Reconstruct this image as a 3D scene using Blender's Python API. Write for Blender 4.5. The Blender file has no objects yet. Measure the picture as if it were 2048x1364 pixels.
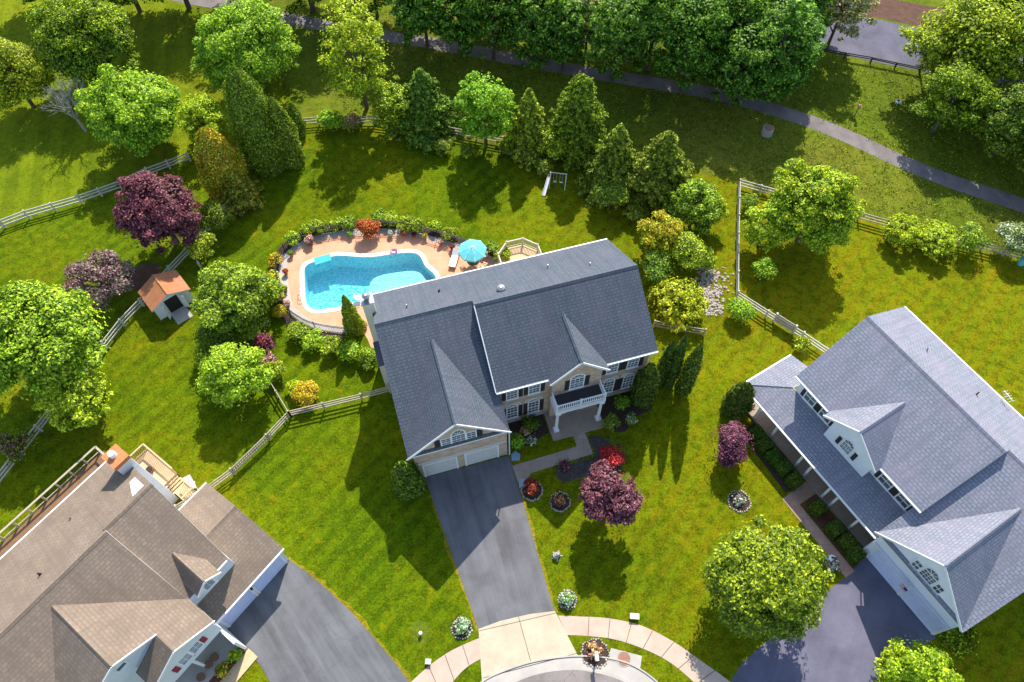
import bpy, math, random
import numpy as np
from math import radians, sin, cos, pi, sqrt
from mathutils import Vector, Matrix
from mathutils.geometry import tessellate_polygon

rnd = random.Random(7)
NR = np.random.default_rng(11)
scene = bpy.context.scene
col = scene.collection

# ------------------------------------------------------------------ camera
F = 1480.0; H = 57.0; PITCH = radians(59.3); ROLL = radians(-0.3)
fv = Vector((0, cos(PITCH), -sin(PITCH))); uv_ = Vector((0, sin(PITCH), cos(PITCH))); xv = Vector((1, 0, 0))
CX = xv * cos(ROLL) + uv_ * sin(ROLL); CU = -xv * sin(ROLL) + uv_ * cos(ROLL)
CAM = Vector((0, 0, H))
cd = bpy.data.cameras.new("camera"); cam = bpy.data.objects.new("camera", cd); col.objects.link(cam)
cd.sensor_width = 36; cd.lens = F / 2048 * 36; cd.clip_end = 3000; cd.clip_start = 0.5
M = Matrix((CX, CU, -fv)).transposed().to_4x4(); M.translation = CAM
cam.matrix_world = M
scene.camera = cam

# ------------------------------------------------------------------ light
SUN_EL = 43.0; SH_AZ = radians(-100)
world = bpy.data.worlds.new("World"); scene.world = world; world.use_nodes = True
wn = world.node_tree.nodes; wl = world.node_tree.links
sky = wn.new("ShaderNodeTexSky"); sky.sky_type = 'NISHITA'; sky.sun_disc = False
sky.sun_elevation = radians(SUN_EL); sky.sun_rotation = radians(10); sky.altitude = 100
wl.new(sky.outputs[0], wn["Background"].inputs[0]); wn["Background"].inputs[1].default_value = 0.15
sd = bpy.data.lights.new("sun", 'SUN'); sd.energy = 4.1; sd.angle = radians(0.5); sd.color = (1, 0.95, 0.86)
so = bpy.data.objects.new("sun", sd); col.objects.link(so); so.location = (0, 40, 90)
sdir = Vector((cos(SH_AZ) * cos(radians(SUN_EL)), sin(SH_AZ) * cos(radians(SUN_EL)), -sin(radians(SUN_EL))))
so.rotation_euler = sdir.to_track_quat('-Z', 'Y').to_euler()
scene.view_settings.view_transform = 'Standard'; scene.view_settings.look = 'None'
scene.view_settings.gamma = 1; scene.view_settings.exposure = 0.92
scene.cycles.max_bounces = 6; scene.cycles.transparent_max_bounces = 8


def G(px, py, z=0.0):
    """point of the real place at height z seen at photo pixel px, py"""
    d = fv + CX * ((px - 1024) / F) - CU * ((py - 682) / F)
    return CAM + d * ((z - H) / d.z)


def depth(p):
    return (Vector(p) - CAM).dot(fv)


def proj(p):
    d = Vector(p) - CAM; w = d.dot(fv)
    return 1024 + F * d.dot(CX) / w, 682 - F * d.dot(CU) / w


# ------------------------------------------------------------------ materials
def new_mat(name):
    m = bpy.data.materials.new(name); m.use_nodes = True
    nt = m.node_tree
    b = nt.nodes["Principled BSDF"]
    b.inputs["Roughness"].default_value = 0.8
    b.inputs["Specular IOR Level"].default_value = 0.25
    return m, nt, b


def N(nt, t, **kw):
    n = nt.nodes.new(t)
    for k, v in kw.items():
        setattr(n, k, v)
    return n


def ramp(nt, fac, stops):
    r = N(nt, "ShaderNodeValToRGB")
    el = r.color_ramp.elements
    while len(el) < len(stops): el.new(0.5)
    for e, (p, c) in zip(el, stops):
        e.position = p; e.color = (c[0], c[1], c[2], 1)
    nt.links.new(fac, r.inputs[0])
    return r.outputs[0]


def noise(nt, vec, scale, detail=4, rough=0.55, dist=0.0):
    n = N(nt, "ShaderNodeTexNoise"); n.inputs["Scale"].default_value = scale
    n.inputs["Detail"].default_value = detail; n.inputs["Roughness"].default_value = rough
    n.inputs["Distortion"].default_value = dist
    nt.links.new(vec, n.inputs["Vector"])
    return n.outputs[0]


def mix(nt, a, b, fac, mode='MIX'):
    m = N(nt, "ShaderNodeMix", data_type='RGBA', blend_type=mode)
    m.clamp_factor = True
    for s, v in ((0, fac), (6, a), (7, b)):
        if hasattr(v, 'links') or hasattr(v, 'is_linked'):
            nt.links.new(v, m.inputs[s])
        elif isinstance(v, (tuple, list)):
            m.inputs[s].default_value = (v[0], v[1], v[2], 1)
        else:
            m.inputs[s].default_value = v
    return m.outputs[2]


def geo_pos(nt):
    return N(nt, "ShaderNodeNewGeometry").outputs["Position"]


def obj_co(nt):
    return N(nt, "ShaderNodeTexCoord").outputs["Object"]


def uv_co(nt):
    return N(nt, "ShaderNodeTexCoord").outputs["UV"]


def bump(nt, b, height, strength=0.4, distance=0.05):
    n = N(nt, "ShaderNodeBump"); n.inputs["Strength"].default_value = strength
    n.inputs["Distance"].default_value = distance
    nt.links.new(height, n.inputs["Height"]); nt.links.new(n.outputs[0], b.inputs["Normal"])


def mul(c, k):
    return (c[0] * k, c[1] * k, c[2] * k)


def plain(name, c, rough=0.7, var=0.12, scale=3.0, metallic=0.0, spec=0.3, fine=True):
    m, nt, b = new_mat(name)
    v = obj_co(nt)
    n1 = noise(nt, v, scale, 5, 0.6)
    o = ramp(nt, n1, [(0.3, mul(c, 1 - var)), (0.7, mul(c, 1 + var))])
    if fine:
        n2 = noise(nt, v, scale * 9, 3, 0.6)
        o = mix(nt, o, ramp(nt, n2, [(0.35, mul(c, 1 - var * 1.3)), (0.65, mul(c, 1 + var * 1.3))]), 0.4)
    nt.links.new(o, b.inputs["Base Color"])
    b.inputs["Roughness"].default_value = rough; b.inputs["Metallic"].default_value = metallic
    b.inputs["Specular IOR Level"].default_value = spec
    return m


def shingles(name, c, tint, lightline=0.35, row=0.26):
    m, nt, b = new_mat(name)
    uv = uv_co(nt)
    br = N(nt, "ShaderNodeTexBrick")
    br.inputs["Scale"].default_value = 1.0; br.inputs["Brick Width"].default_value = 0.36
    br.inputs["Row Height"].default_value = row; br.inputs["Mortar Size"].default_value = 0.024
    br.inputs["Mortar Smooth"].default_value = 0.3; br.inputs["Bias"].default_value = 0
    br.inputs["Color1"].default_value = (*mul(c, 0.90), 1); br.inputs["Color2"].default_value = (*mul(c, 1.10), 1)
    br.inputs["Mortar"].default_value = (*mul(c, 1 - lightline), 1)
    br.offset_frequency = 2; br.offset = 0.37
    nt.links.new(uv, br.inputs["Vector"])
    w = noise(nt, uv, 0.45, 5, 0.6)
    o = mix(nt, br.outputs[0], tint, ramp(nt, w, [(0.42, (0, 0, 0)), (0.68, (0.6, 0.6, 0.6))]))
    g = noise(nt, uv, 9.0, 2, 0.7)
    o = mix(nt, o, mul(c, 1.5), ramp(nt, g, [(0.55, (0, 0, 0)), (0.78, (0.45, 0.45, 0.45))]))
    # streaks run down the slope
    mp = N(nt, "ShaderNodeMapping"); mp.inputs["Scale"].default_value = (1.6, 0.12, 1)
    nt.links.new(uv, mp.inputs[0])
    s = noise(nt, mp.outputs[0], 1.4, 3, 0.6)
    o = mix(nt, o, mul(c, 0.7), ramp(nt, s, [(0.46, (0, 0, 0)), (0.68, (0.62, 0.62, 0.62))]))
    nt.links.new(o, b.inputs["Base Color"])
    b.inputs["Roughness"].default_value = 0.95; b.inputs["Specular IOR Level"].default_value = 0.12
    bump(nt, b, br.outputs[1], -0.5, 0.02)
    return m


def brick(name, c, c2, mortar):
    m, nt, b = new_mat(name)
    uv = uv_co(nt)
    br = N(nt, "ShaderNodeTexBrick")
    br.inputs["Scale"].default_value = 1.0; br.inputs["Brick Width"].default_value = 0.34
    br.inputs["Row Height"].default_value = 0.14; br.inputs["Mortar Size"].default_value = 0.014
    br.inputs["Color1"].default_value = (*c, 1); br.inputs["Color2"].default_value = (*c2, 1)
    br.inputs["Mortar"].default_value = (*mortar, 1)
    nt.links.new(uv, br.inputs["Vector"])
    w = noise(nt, uv, 1.5, 4, 0.6)
    o = mix(nt, br.outputs[0], mul(c, 0.75), ramp(nt, w, [(0.45, (0, 0, 0)), (0.75, (0.6, 0.6, 0.6))]))
    nt.links.new(o, b.inputs["Base Color"]); b.inputs["Roughness"].default_value = 0.9
    bump(nt, b, br.outputs[1], -0.4, 0.01)
    return m


def siding(name, c, row=0.18):
    m, nt, b = new_mat(name)
    uv = uv_co(nt)
    sp = N(nt, "ShaderNodeSeparateXYZ"); nt.links.new(uv, sp.inputs[0])
    a = N(nt, "ShaderNodeMath", operation='DIVIDE'); a.inputs[1].default_value = row
    nt.links.new(sp.outputs[1], a.inputs[0])
    fr = N(nt, "ShaderNodeMath", operation='FRACT'); nt.links.new(a.outputs[0], fr.inputs[0])
    line = ramp(nt, fr.outputs[0], [(0.0, mul(c, 0.7)), (0.12, c), (1.0, mul(c, 1.03))])
    n1 = noise(nt, uv, 0.8, 5, 0.6)
    o = mix(nt, line, mul(c, 0.82), ramp(nt, n1, [(0.45, (0, 0, 0)), (0.75, (0.5, 0.5, 0.5))]))
    nt.links.new(o, b.inputs["Base Color"]); b.inputs["Roughness"].default_value = 0.6
    bump(nt, b, fr.outputs[0], 0.4, 0.02)
    return m


def asphalt(name, c, streak=0.35, ang=0.0, crack=0.55):
    m, nt, b = new_mat(name)
    uv = N(nt, "ShaderNodeTexCoord").outputs["Object"]
    n1 = noise(nt, uv, 0.35, 6, 0.6, 0.4)
    o = ramp(nt, n1, [(0.3, mul(c, 0.72)), (0.7, mul(c, 1.3))])
    mp = N(nt, "ShaderNodeMapping"); mp.inputs["Scale"].default_value = (0.9, 0.07, 1)
    rt = N(nt, "ShaderNodeMapping"); rt.inputs["Rotation"].default_value = (0, 0, ang)
    nt.links.new(uv, rt.inputs[0]); nt.links.new(rt.outputs[0], mp.inputs[0])
    s = noise(nt, mp.outputs[0], 1.2, 4, 0.6)
    o = mix(nt, o, mul(c, 1.6), ramp(nt, s, [(0.48, (0, 0, 0)), (0.72, (streak,) * 3)]))
    o = mix(nt, o, mul(c, 0.55), ramp(nt, s, [(0.30, (streak,) * 3), (0.46, (0, 0, 0))]))
    g = noise(nt, uv, 22, 2, 0.7)
    o = mix(nt, o, mul(c, 1.9), ramp(nt, g, [(0.55, (0, 0, 0)), (0.8, (0.4,) * 3)]))
    v = N(nt, "ShaderNodeTexVoronoi", feature='DISTANCE_TO_EDGE'); v.inputs["Scale"].default_value = 0.42
    nz = noise(nt, uv, 1.2, 4); 
    vm = N(nt, "ShaderNodeVectorMath", operation='ADD'); nt.links.new(uv, vm.inputs[0]); nt.links.new(nz, vm.inputs[1])
    nt.links.new(vm.outputs[0], v.inputs["Vector"])
    o = mix(nt, o, mul(c, 0.45), ramp(nt, v.outputs["Distance"], [(0.0, (crack,) * 3), (0.012, (0, 0, 0))]))
    nt.links.new(o, b.inputs["Base Color"]); b.inputs["Roughness"].default_value = 0.85
    bump(nt, b, g, 0.3, 0.01)
    return m


def concrete(name, c, joint=0.0):
    m, nt, b = new_mat(name)
    uv = geo_pos(nt)
    n1 = noise(nt, uv, 0.6, 6, 0.65)
    o = ramp(nt, n1, [(0.3, mul(c, 0.82)), (0.7, mul(c, 1.12))])
    g = noise(nt, uv, 14, 3, 0.7)
    o = mix(nt, o, mul(c, 0.72), ramp(nt, g, [(0.5, (0, 0, 0)), (0.8, (0.5,) * 3)]))
    nt.links.new(o, b.inputs["Base Color"]); b.inputs["Roughness"].default_value = 0.85
    bump(nt, b, g, 0.2, 0.01)
    return m


def pavers(name, c, c2, mortar, w=0.45, h=0.45):
    m, nt, b = new_mat(name)
    uv = obj_co(nt)
    br = N(nt, "ShaderNodeTexBrick"); br.inputs["Scale"].default_value = 1
    br.inputs["Brick Width"].default_value = w; br.inputs["Row Height"].default_value = h
    br.inputs["Mortar Size"].default_value = 0.012
    br.inputs["Color1"].default_value = (*c, 1); br.inputs["Color2"].default_value = (*c2, 1)
    br.inputs["Mortar"].default_value = (*mortar, 1)
    nt.links.new(uv, br.inputs["Vector"])
    n1 = noise(nt, uv, 0.7, 5)
    o = mix(nt, br.outputs[0], mul(c, 0.7), ramp(nt, n1, [(0.45, (0, 0, 0)), (0.75, (0.5,) * 3)]))
    nt.links.new(o, b.inputs["Base Color"]); b.inputs["Roughness"].default_value = 0.8
    return m


def grass(name, dark, lit, yellow, yamt=0.5, fine=1.0, xgrad=False, stripes=None):
    m, nt, b = new_mat(name)
    p = geo_pos(nt)
    n1 = noise(nt, p, 0.10, 5, 0.6, 0.5)
    base = ramp(nt, n1, [(0.32, mul(dark, 1.0)), (0.62, lit)])
    n2 = noise(nt, p, 0.055, 5, 0.65, 0.8)
    yf = ramp(nt, n2, [(0.46, (0, 0, 0)), (0.70, (yamt,) * 3)])
    base = mix(nt, base, yellow, yf)
    if xgrad:   # the lawns further right are drier
        sp = N(nt, "ShaderNodeSeparateXYZ"); nt.links.new(p, sp.inputs[0])
        mr = N(nt, "ShaderNodeMapRange"); mr.inputs[1].default_value = -4; mr.inputs[2].default_value = 20
        mr.inputs[4].default_value = 0.75
        nt.links.new(sp.outputs[0], mr.inputs[0])
        nn = noise(nt, p, 0.25, 5, 0.6)
        mm = N(nt, "ShaderNodeMath", operation='MULTIPLY'); nt.links.new(mr.outputs[0], mm.inputs[0])
        rr = N(nt, "ShaderNodeMapRange"); nt.links.new(nn, rr.inputs[0]); rr.inputs[1].default_value = .2; rr.inputs[2].default_value = .7
        nt.links.new(rr.outputs[0], mm.inputs[1])
        base = mix(nt, base, yellow, mm.outputs[0])
    if stripes:
        ang, per, amt = stripes
        mp = N(nt, "ShaderNodeMapping"); mp.inputs["Rotation"].default_value = (0, 0, ang)
        nt.links.new(p, mp.inputs[0])
        wv = N(nt, "ShaderNodeTexWave"); wv.inputs["Scale"].default_value = per
        wv.inputs["Distortion"].default_value = 1.0; wv.inputs["Detail"].default_value = 2
        wv.inputs["Detail Scale"].default_value = .6
        nt.links.new(mp.outputs[0], wv.inputs[0])
        base = mix(nt, base, mul(lit, 1.35), ramp(nt, wv.outputs[0], [(0.35, (0, 0, 0)), (0.65, (amt,) * 3)]))
    n3 = noise(nt, p, 1.3, 7, 0.8, 0.3)
    base = mix(nt, base, mul(dark, 0.50), ramp(nt, n3, [(0.45, (0, 0, 0)), (0.62, (0.8 * fine,) * 3)]))
    n4 = noise(nt, p, 6.5, 4, 0.8)
    base = mix(nt, base, mul(dark, 0.35), ramp(nt, n4, [(0.50, (0, 0, 0)), (0.68, (0.8 * fine,) * 3)]))
    base = mix(nt, base, mul(yellow, 1.5), ramp(nt, n4, [(0.30, (0.55 * fine,) * 3), (0.46, (0, 0, 0))]))
    n5 = noise(nt, p, 0.7, 3, 0.7)
    base = mix(nt, base, mul(yellow, 1.1), ramp(nt, n5, [(0.58, (0, 0, 0)), (0.75, (0.5,) * 3)]))
    nt.links.new(base, b.inputs["Base Color"]); b.inputs["Roughness"].default_value = 0.95
    b.inputs["Specular IOR Level"].default_value = 0.05
    bump(nt, b, n4, 0.8, 0.12)
    return m


def leaf(name, c, c2, dark=0.45, transl=0.35):
    """leaf cards: every leaf its own tone, clumps lighter and darker"""
    m, nt, b = new_mat(name)
    nt.nodes.remove(b)
    g = N(nt, "ShaderNodeNewGeometry")
    r = ramp(nt, g.outputs["Random Per Island"], [(0.0, mul(c, dark)), (0.45, c), (0.8, c2), (1.0, mul(c2, 1.45))])
    v = obj_co(nt)
    n1 = noise(nt, v, 0.6, 3, 0.6)
    o = mix(nt, r, mul(c, 0.6), ramp(nt, n1, [(0.52, (0, 0, 0)), (0.75, (0.5,) * 3)]))
    oi = N(nt, "ShaderNodeObjectInfo")
    hs = N(nt, "ShaderNodeHueSaturation")
    mr = N(nt, "ShaderNodeMapRange"); mr.inputs[3].default_value = 0.485; mr.inputs[4].default_value = 0.515
    nt.links.new(oi.outputs["Random"], mr.inputs[0]); nt.links.new(mr.outputs[0], hs.inputs["Hue"])
    nt.links.new(o, hs.inputs["Color"])
    d = N(nt, "ShaderNodeBsdfDiffuse"); t = N(nt, "ShaderNodeBsdfTranslucent")
    gl = N(nt, "ShaderNodeBsdfGlossy"); gl.inputs["Roughness"].default_value = 0.5
    gl.inputs["Color"].default_value = (0.5, 0.5, 0.45, 1)
    mx = N(nt, "ShaderNodeMixShader"); mx.inputs[0].default_value = transl
    mx2 = N(nt, "ShaderNodeMixShader"); mx2.inputs[0].default_value = 0.035
    nt.links.new(hs.outputs[0], d.inputs[0]); nt.links.new(hs.outputs[0], t.inputs[0])
    nt.links.new(d.outputs[0], mx.inputs[1]); nt.links.new(t.outputs[0], mx.inputs[2])
    nt.links.new(mx.outputs[0], mx2.inputs[1]); nt.links.new(gl.outputs[0], mx2.inputs[2])
    nt.links.new(mx2.outputs[0], nt.nodes["Material Output"].inputs[0])
    return m


MT = {}
MT['lawn'] = grass('lawn_grass', (0.048, 0.104, 0.002), (0.112, 0.172, 0.002), (0.30, 0.225, 0.004), 0.6, 0.85, True, (radians(40), 0.22, 0.40))
MT['meadow'] = grass('meadow_grass', (0.080, 0.115, 0.008), (0.150, 0.210, 0.010), (0.26, 0.22, 0.03), 0.6, 0.8)
MT['field'] = grass('field_grass', (0.085, 0.135, 0.004), (0.17, 0.215, 0.005), (0.26, 0.25, 0.01), 0.6, 0.6, False, (radians(-12), 0.12, 0.35))
MT['mulch'] = plain('mulch', (0.055, 0.035, 0.025), 0.95, 0.5, 5)
MT['mulch_red'] = plain('red_mulch', (0.13, 0.05, 0.03), 0.95, 0.4, 5)
MT['litter'] = plain('leaf_litter', (0.10, 0.05, 0.03), 0.95, 0.5, 1.5)
MT['stone'] = plain('stone', (0.42, 0.36, 0.30), 0.85, 0.3, 4)
MT['darkstone'] = plain('dark_stone', (0.065, 0.055, 0.05), 0.85, 0.5, 4)
MT['asph_new'] = asphalt('fresh_asphalt', (0.128, 0.125, 0.130), 0.5, radians(-17), .1)
MT['asph_old'] = asphalt('worn_asphalt', (0.120, 0.120, 0.124), 0.6, radians(-38), .25)
MT['asph_path'] = asphalt('path_asphalt', (0.17, 0.145, 0.14), 0.25)
MT['asph_blue'] = asphalt('right_driveway_asphalt', (0.118, 0.112, 0.152), 0.2, radians(30), .12)
MT['road'] = asphalt('road_asphalt', (0.10, 0.095, 0.13), 0.2)
MT['street'] = asphalt('street_asphalt', (0.21, 0.18, 0.165), 0.15)
MT['conc'] = concrete('concrete', (0.50, 0.42, 0.30))
MT['conc_pink'] = concrete('sidewalk_concrete', (0.50, 0.38, 0.29))
MT['conc_grey'] = concrete('grey_concrete', (0.44, 0.40, 0.35))
MT['walk'] = pavers('walk_pavers', (0.33, 0.25, 0.19), (0.38, 0.29, 0.23), (0.22, 0.17, 0.13), .9, .9)
MT['walk_red'] = pavers('red_walk_pavers', (0.36, 0.22, 0.16), (0.42, 0.27, 0.2), (0.22, 0.15, 0.12), .5, .5)
MT['deck'] = pavers('pool_deck_pavers', (0.64, 0.32, 0.18), (0.68, 0.36, 0.215), (0.46, 0.25, 0.155), 1.1, 1.1)
MT['coping'] = plain('white_coping', (0.80, 0.78, 0.74), 0.6, 0.05)
MT['sh_main'] = shingles('charcoal_shingles', (0.100, 0.120, 0.142), (0.128, 0.116, 0.145), 0.55, .25)
MT['sh_right'] = shingles('blue_grey_shingles', (0.232, 0.248, 0.290), (0.275, 0.235, 0.290), 0.55, .25)
MT['sh_left'] = shingles('taupe_shingles', (0.245, 0.188, 0.142), (0.150, 0.112, 0.084), 0.35, .25)
MT['brick'] = brick('tan_brick', (0.44, 0.295, 0.20), (0.62, 0.45, 0.33), (0.52, 0.42, 0.33))
MT['sid_white'] = siding('white_siding', (0.84, 0.87, 0.93))
MT['sid_cream'] = siding('cream_siding', (0.62, 0.60, 0.50))
MT['sid_grey'] = siding('pale_grey_siding', (0.74, 0.75, 0.78))
MT['white'] = plain('white_paint', (0.80, 0.80, 0.79), 0.45, 0.04, spec=0.4)
MT['offwhite'] = plain('off_white_paint', (0.66, 0.63, 0.57), 0.5, 0.06)
MT['bluewhite'] = plain('pale_blue_paint', (0.55, 0.60, 0.78), 0.5, 0.06)
MT['garage'] = siding('garage_door_paint', (0.62, 0.59, 0.54), 0.53)
MT['garage_b'] = siding('blue_garage_door_paint', (0.66, 0.71, 0.92), 0.53)
MT['shutter'] = siding('dark_shutter_paint', (0.035, 0.032, 0.035), 0.09)
MT['shutter_red'] = siding('red_shutter_paint', (0.30, 0.03, 0.06), 0.09)
MT['door'] = plain('dark_wood_door', (0.10, 0.045, 0.03), 0.5, 0.2)
MT['metal'] = plain('grey_metal', (0.32, 0.32, 0.33), 0.4, 0.1, metallic=0.6)
MT['black'] = plain('black_metal', (0.02, 0.02, 0.022), 0.5, 0.2)
MT['membrane'] = plain('roof_membrane', (0.05, 0.045, 0.05), 0.8, 0.2)
MT['fence'] = plain('weathered_fence_wood', (0.42, 0.36, 0.26), 0.85, 0.2, 2)
MT['fence_pale'] = plain('pale_fence_wood', (0.55, 0.52, 0.45), 0.85, 0.15, 2)
MT['wood'] = plain('golden_deck_wood', (0.58, 0.41, 0.23), 0.75, 0.15, 3)
MT['wood_brown'] = plain('brown_deck_wood', (0.20, 0.11, 0.055), 0.8, 0.25, 3)
MT['bark'] = plain('bark', (0.11, 0.085, 0.065), 0.95, 0.3, 6)
MT['greybark'] = plain('pale_grey_bark', (0.36, 0.34, 0.30), 0.95, 0.2, 6)
MT['shedroof'] = shingles('shed_shingles', (0.46, 0.185, 0.085), (0.40, 0.20, 0.12), 0.15)
MT['turq'] = plain('turquoise_canvas', (0.12, 0.50, 0.54), 0.8, 0.08)
MT['terracotta'] = plain('terracotta', (0.42, 0.16, 0.08), 0.8, 0.15)
MT['orange'] = plain('orange_brick', (0.55, 0.19, 0.07), 0.85, 0.3, 5)
MT['teal'] = plain('spa_tile', (0.05, 0.42, 0.45), 0.3, 0.1)
MT['pink'] = plain('pink_vinyl', (0.75, 0.25, 0.32), 0.4, 0.1)
MT['flagred'] = plain('flag_red', (0.5, 0.03, 0.04), 0.8, 0.1)
MT['flagblue'] = plain('flag_blue', (0.03, 0.05, 0.22), 0.8, 0.1)
MT['rust'] = plain('rusty_iron', (0.30, 0.15, 0.10), 0.8, 0.25)
MT['green_box'] = plain('pale_green_plastic', (0.50, 0.62, 0.52), 0.6, 0.1)
MT['blueplastic'] = plain('blue_grey_plastic', (0.22, 0.33, 0.40), 0.5, 0.1)


def glass_mat():
    m, nt, b = new_mat('window_glass')
    v = obj_co(nt)
    n1 = noise(nt, v, 0.8, 2)
    o = ramp(nt, n1, [(0.35, (0.05, 0.06, 0.065)), (0.7, (0.20, 0.23, 0.24))])
    nt.links.new(o, b.inputs["Base Color"]); b.inputs["Roughness"].default_value = 0.08
    b.inputs["Specular IOR Level"].default_value = 0.9
    return m


def water_mat():
    m, nt, b = new_mat('pool_water'); nt.nodes.remove(b)
    t = N(nt, "ShaderNodeBsdfTransparent"); t.inputs[0].default_value = (0.56, 0.96, 1.0, 1)
    g = N(nt, "ShaderNodeBsdfGlossy"); g.inputs["Roughness"].default_value = 0.03
    fr = N(nt, "ShaderNodeFresnel"); fr.inputs[0].default_value = 1.33
    v = geo_pos(nt)
    n1 = noise(nt, v, 2.6, 3, 0.6, 0.6)
    bp = N(nt, "ShaderNodeBump"); bp.inputs["Strength"].default_value = 0.5; bp.inputs["Distance"].default_value = 0.06
    nt.links.new(n1, bp.inputs["Height"]); nt.links.new(bp.outputs[0], g.inputs["Normal"]); nt.links.new(bp.outputs[0], fr.inputs["Normal"])
    mx = N(nt, "ShaderNodeMixShader"); nt.links.new(fr.outputs[0], mx.inputs[0])
    nt.links.new(t.outputs[0], mx.inputs[1]); nt.links.new(g.outputs[0], mx.inputs[2])
    nt.links.new(mx.outputs[0], nt.nodes["Material Output"].inputs[0])
    return m


def caustic_liner_mat():
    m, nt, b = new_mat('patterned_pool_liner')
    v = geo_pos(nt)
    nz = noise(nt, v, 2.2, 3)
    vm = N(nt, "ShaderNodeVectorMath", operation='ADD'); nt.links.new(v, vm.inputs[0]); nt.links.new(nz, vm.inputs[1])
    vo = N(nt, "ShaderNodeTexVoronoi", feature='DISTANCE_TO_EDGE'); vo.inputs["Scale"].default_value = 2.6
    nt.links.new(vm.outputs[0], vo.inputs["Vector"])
    o = ramp(nt, vo.outputs["Distance"], [(0.0, (0.85, 0.88, 0.88)), (0.14, (0.34, 0.72, 0.80)), (0.4, (0.26, 0.66, 0.75))])  # pale cell lines paint the sun's caustic net into the liner colour
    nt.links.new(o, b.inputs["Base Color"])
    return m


MT['glass'] = glass_mat(); MT['water'] = water_mat(); MT['liner'] = caustic_liner_mat()
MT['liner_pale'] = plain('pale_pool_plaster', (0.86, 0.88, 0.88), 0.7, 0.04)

LEAF = {
    'bright': leaf('bright_green_leaves', (0.176, 0.382, 0.011), (0.440, 0.675, 0.023)),
    'green': leaf('mid_green_leaves', (0.125, 0.215, 0.010), (0.290, 0.390, 0.018)),
    'lime': leaf('lime_leaves', (0.300, 0.459, 0.013), (0.676, 0.821, 0.035)),
    'yellow': leaf('yellow_green_leaves', (0.293, 0.399, 0.009), (0.622, 0.717, 0.018)),
    'gold': leaf('golden_leaves', (0.526, 0.367, 0.012), (0.850, 0.670, 0.029)),
    'orange': leaf('orange_tipped_leaves', (0.399, 0.295, 0.017), (0.849, 0.543, 0.043)),
    'forest': leaf('dark_forest_leaves', (0.070, 0.185, 0.010), (0.220, 0.400, 0.022), 0.35),
    'conifer': leaf('conifer_needles', (0.150, 0.215, 0.014), (0.370, 0.460, 0.026), 0.4, 0.2),
    'conifer_blue': leaf('dark_spruce_needles', (0.085, 0.185, 0.016), (0.270, 0.400, 0.026), 0.4, 0.2),
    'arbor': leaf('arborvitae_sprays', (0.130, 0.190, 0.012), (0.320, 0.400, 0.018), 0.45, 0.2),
    'purple': leaf('purple_leaves', (0.116, 0.027, 0.046), (0.319, 0.093, 0.136), 0.35, 0.25),
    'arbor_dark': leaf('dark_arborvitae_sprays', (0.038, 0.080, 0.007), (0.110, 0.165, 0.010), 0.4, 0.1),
    'pink': leaf('pink_purple_leaves', (0.120, 0.034, 0.050), (0.320, 0.110, 0.150), 0.35, 0.25),
    'red': leaf('scarlet_leaves', (0.478, 0.022, 0.032), (0.800, 0.072, 0.087), 0.4, 0.3),
    'darkred': leaf('dark_red_leaves', (0.145, 0.020, 0.023), (0.348, 0.043, 0.043), 0.4, 0.25),
    'rust': leaf('rusty_red_leaves', (0.377, 0.065, 0.017), (0.725, 0.174, 0.043), 0.4, 0.3),
    'pale': leaf('pale_blossom_leaves', (0.319, 0.334, 0.109), (0.754, 0.725, 0.319), 0.35, 0.3),
    'box': leaf('boxwood_leaves', (0.050, 0.105, 0.008), (0.120, 0.190, 0.012), 0.5, 0.15),
    'varieg': leaf('variegated_leaves', (0.232, 0.377, 0.203), (0.725, 0.800, 0.609), 0.4, 0.2),
    'grey': leaf('grey_purple_twigs', (0.232, 0.174, 0.131), (0.435, 0.319, 0.290), 0.4, 0.2),
    'flower': leaf('mixed_flowers', (0.464, 0.145, 0.072), (0.800, 0.580, 0.435), 0.4, 0.2),
}


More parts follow.
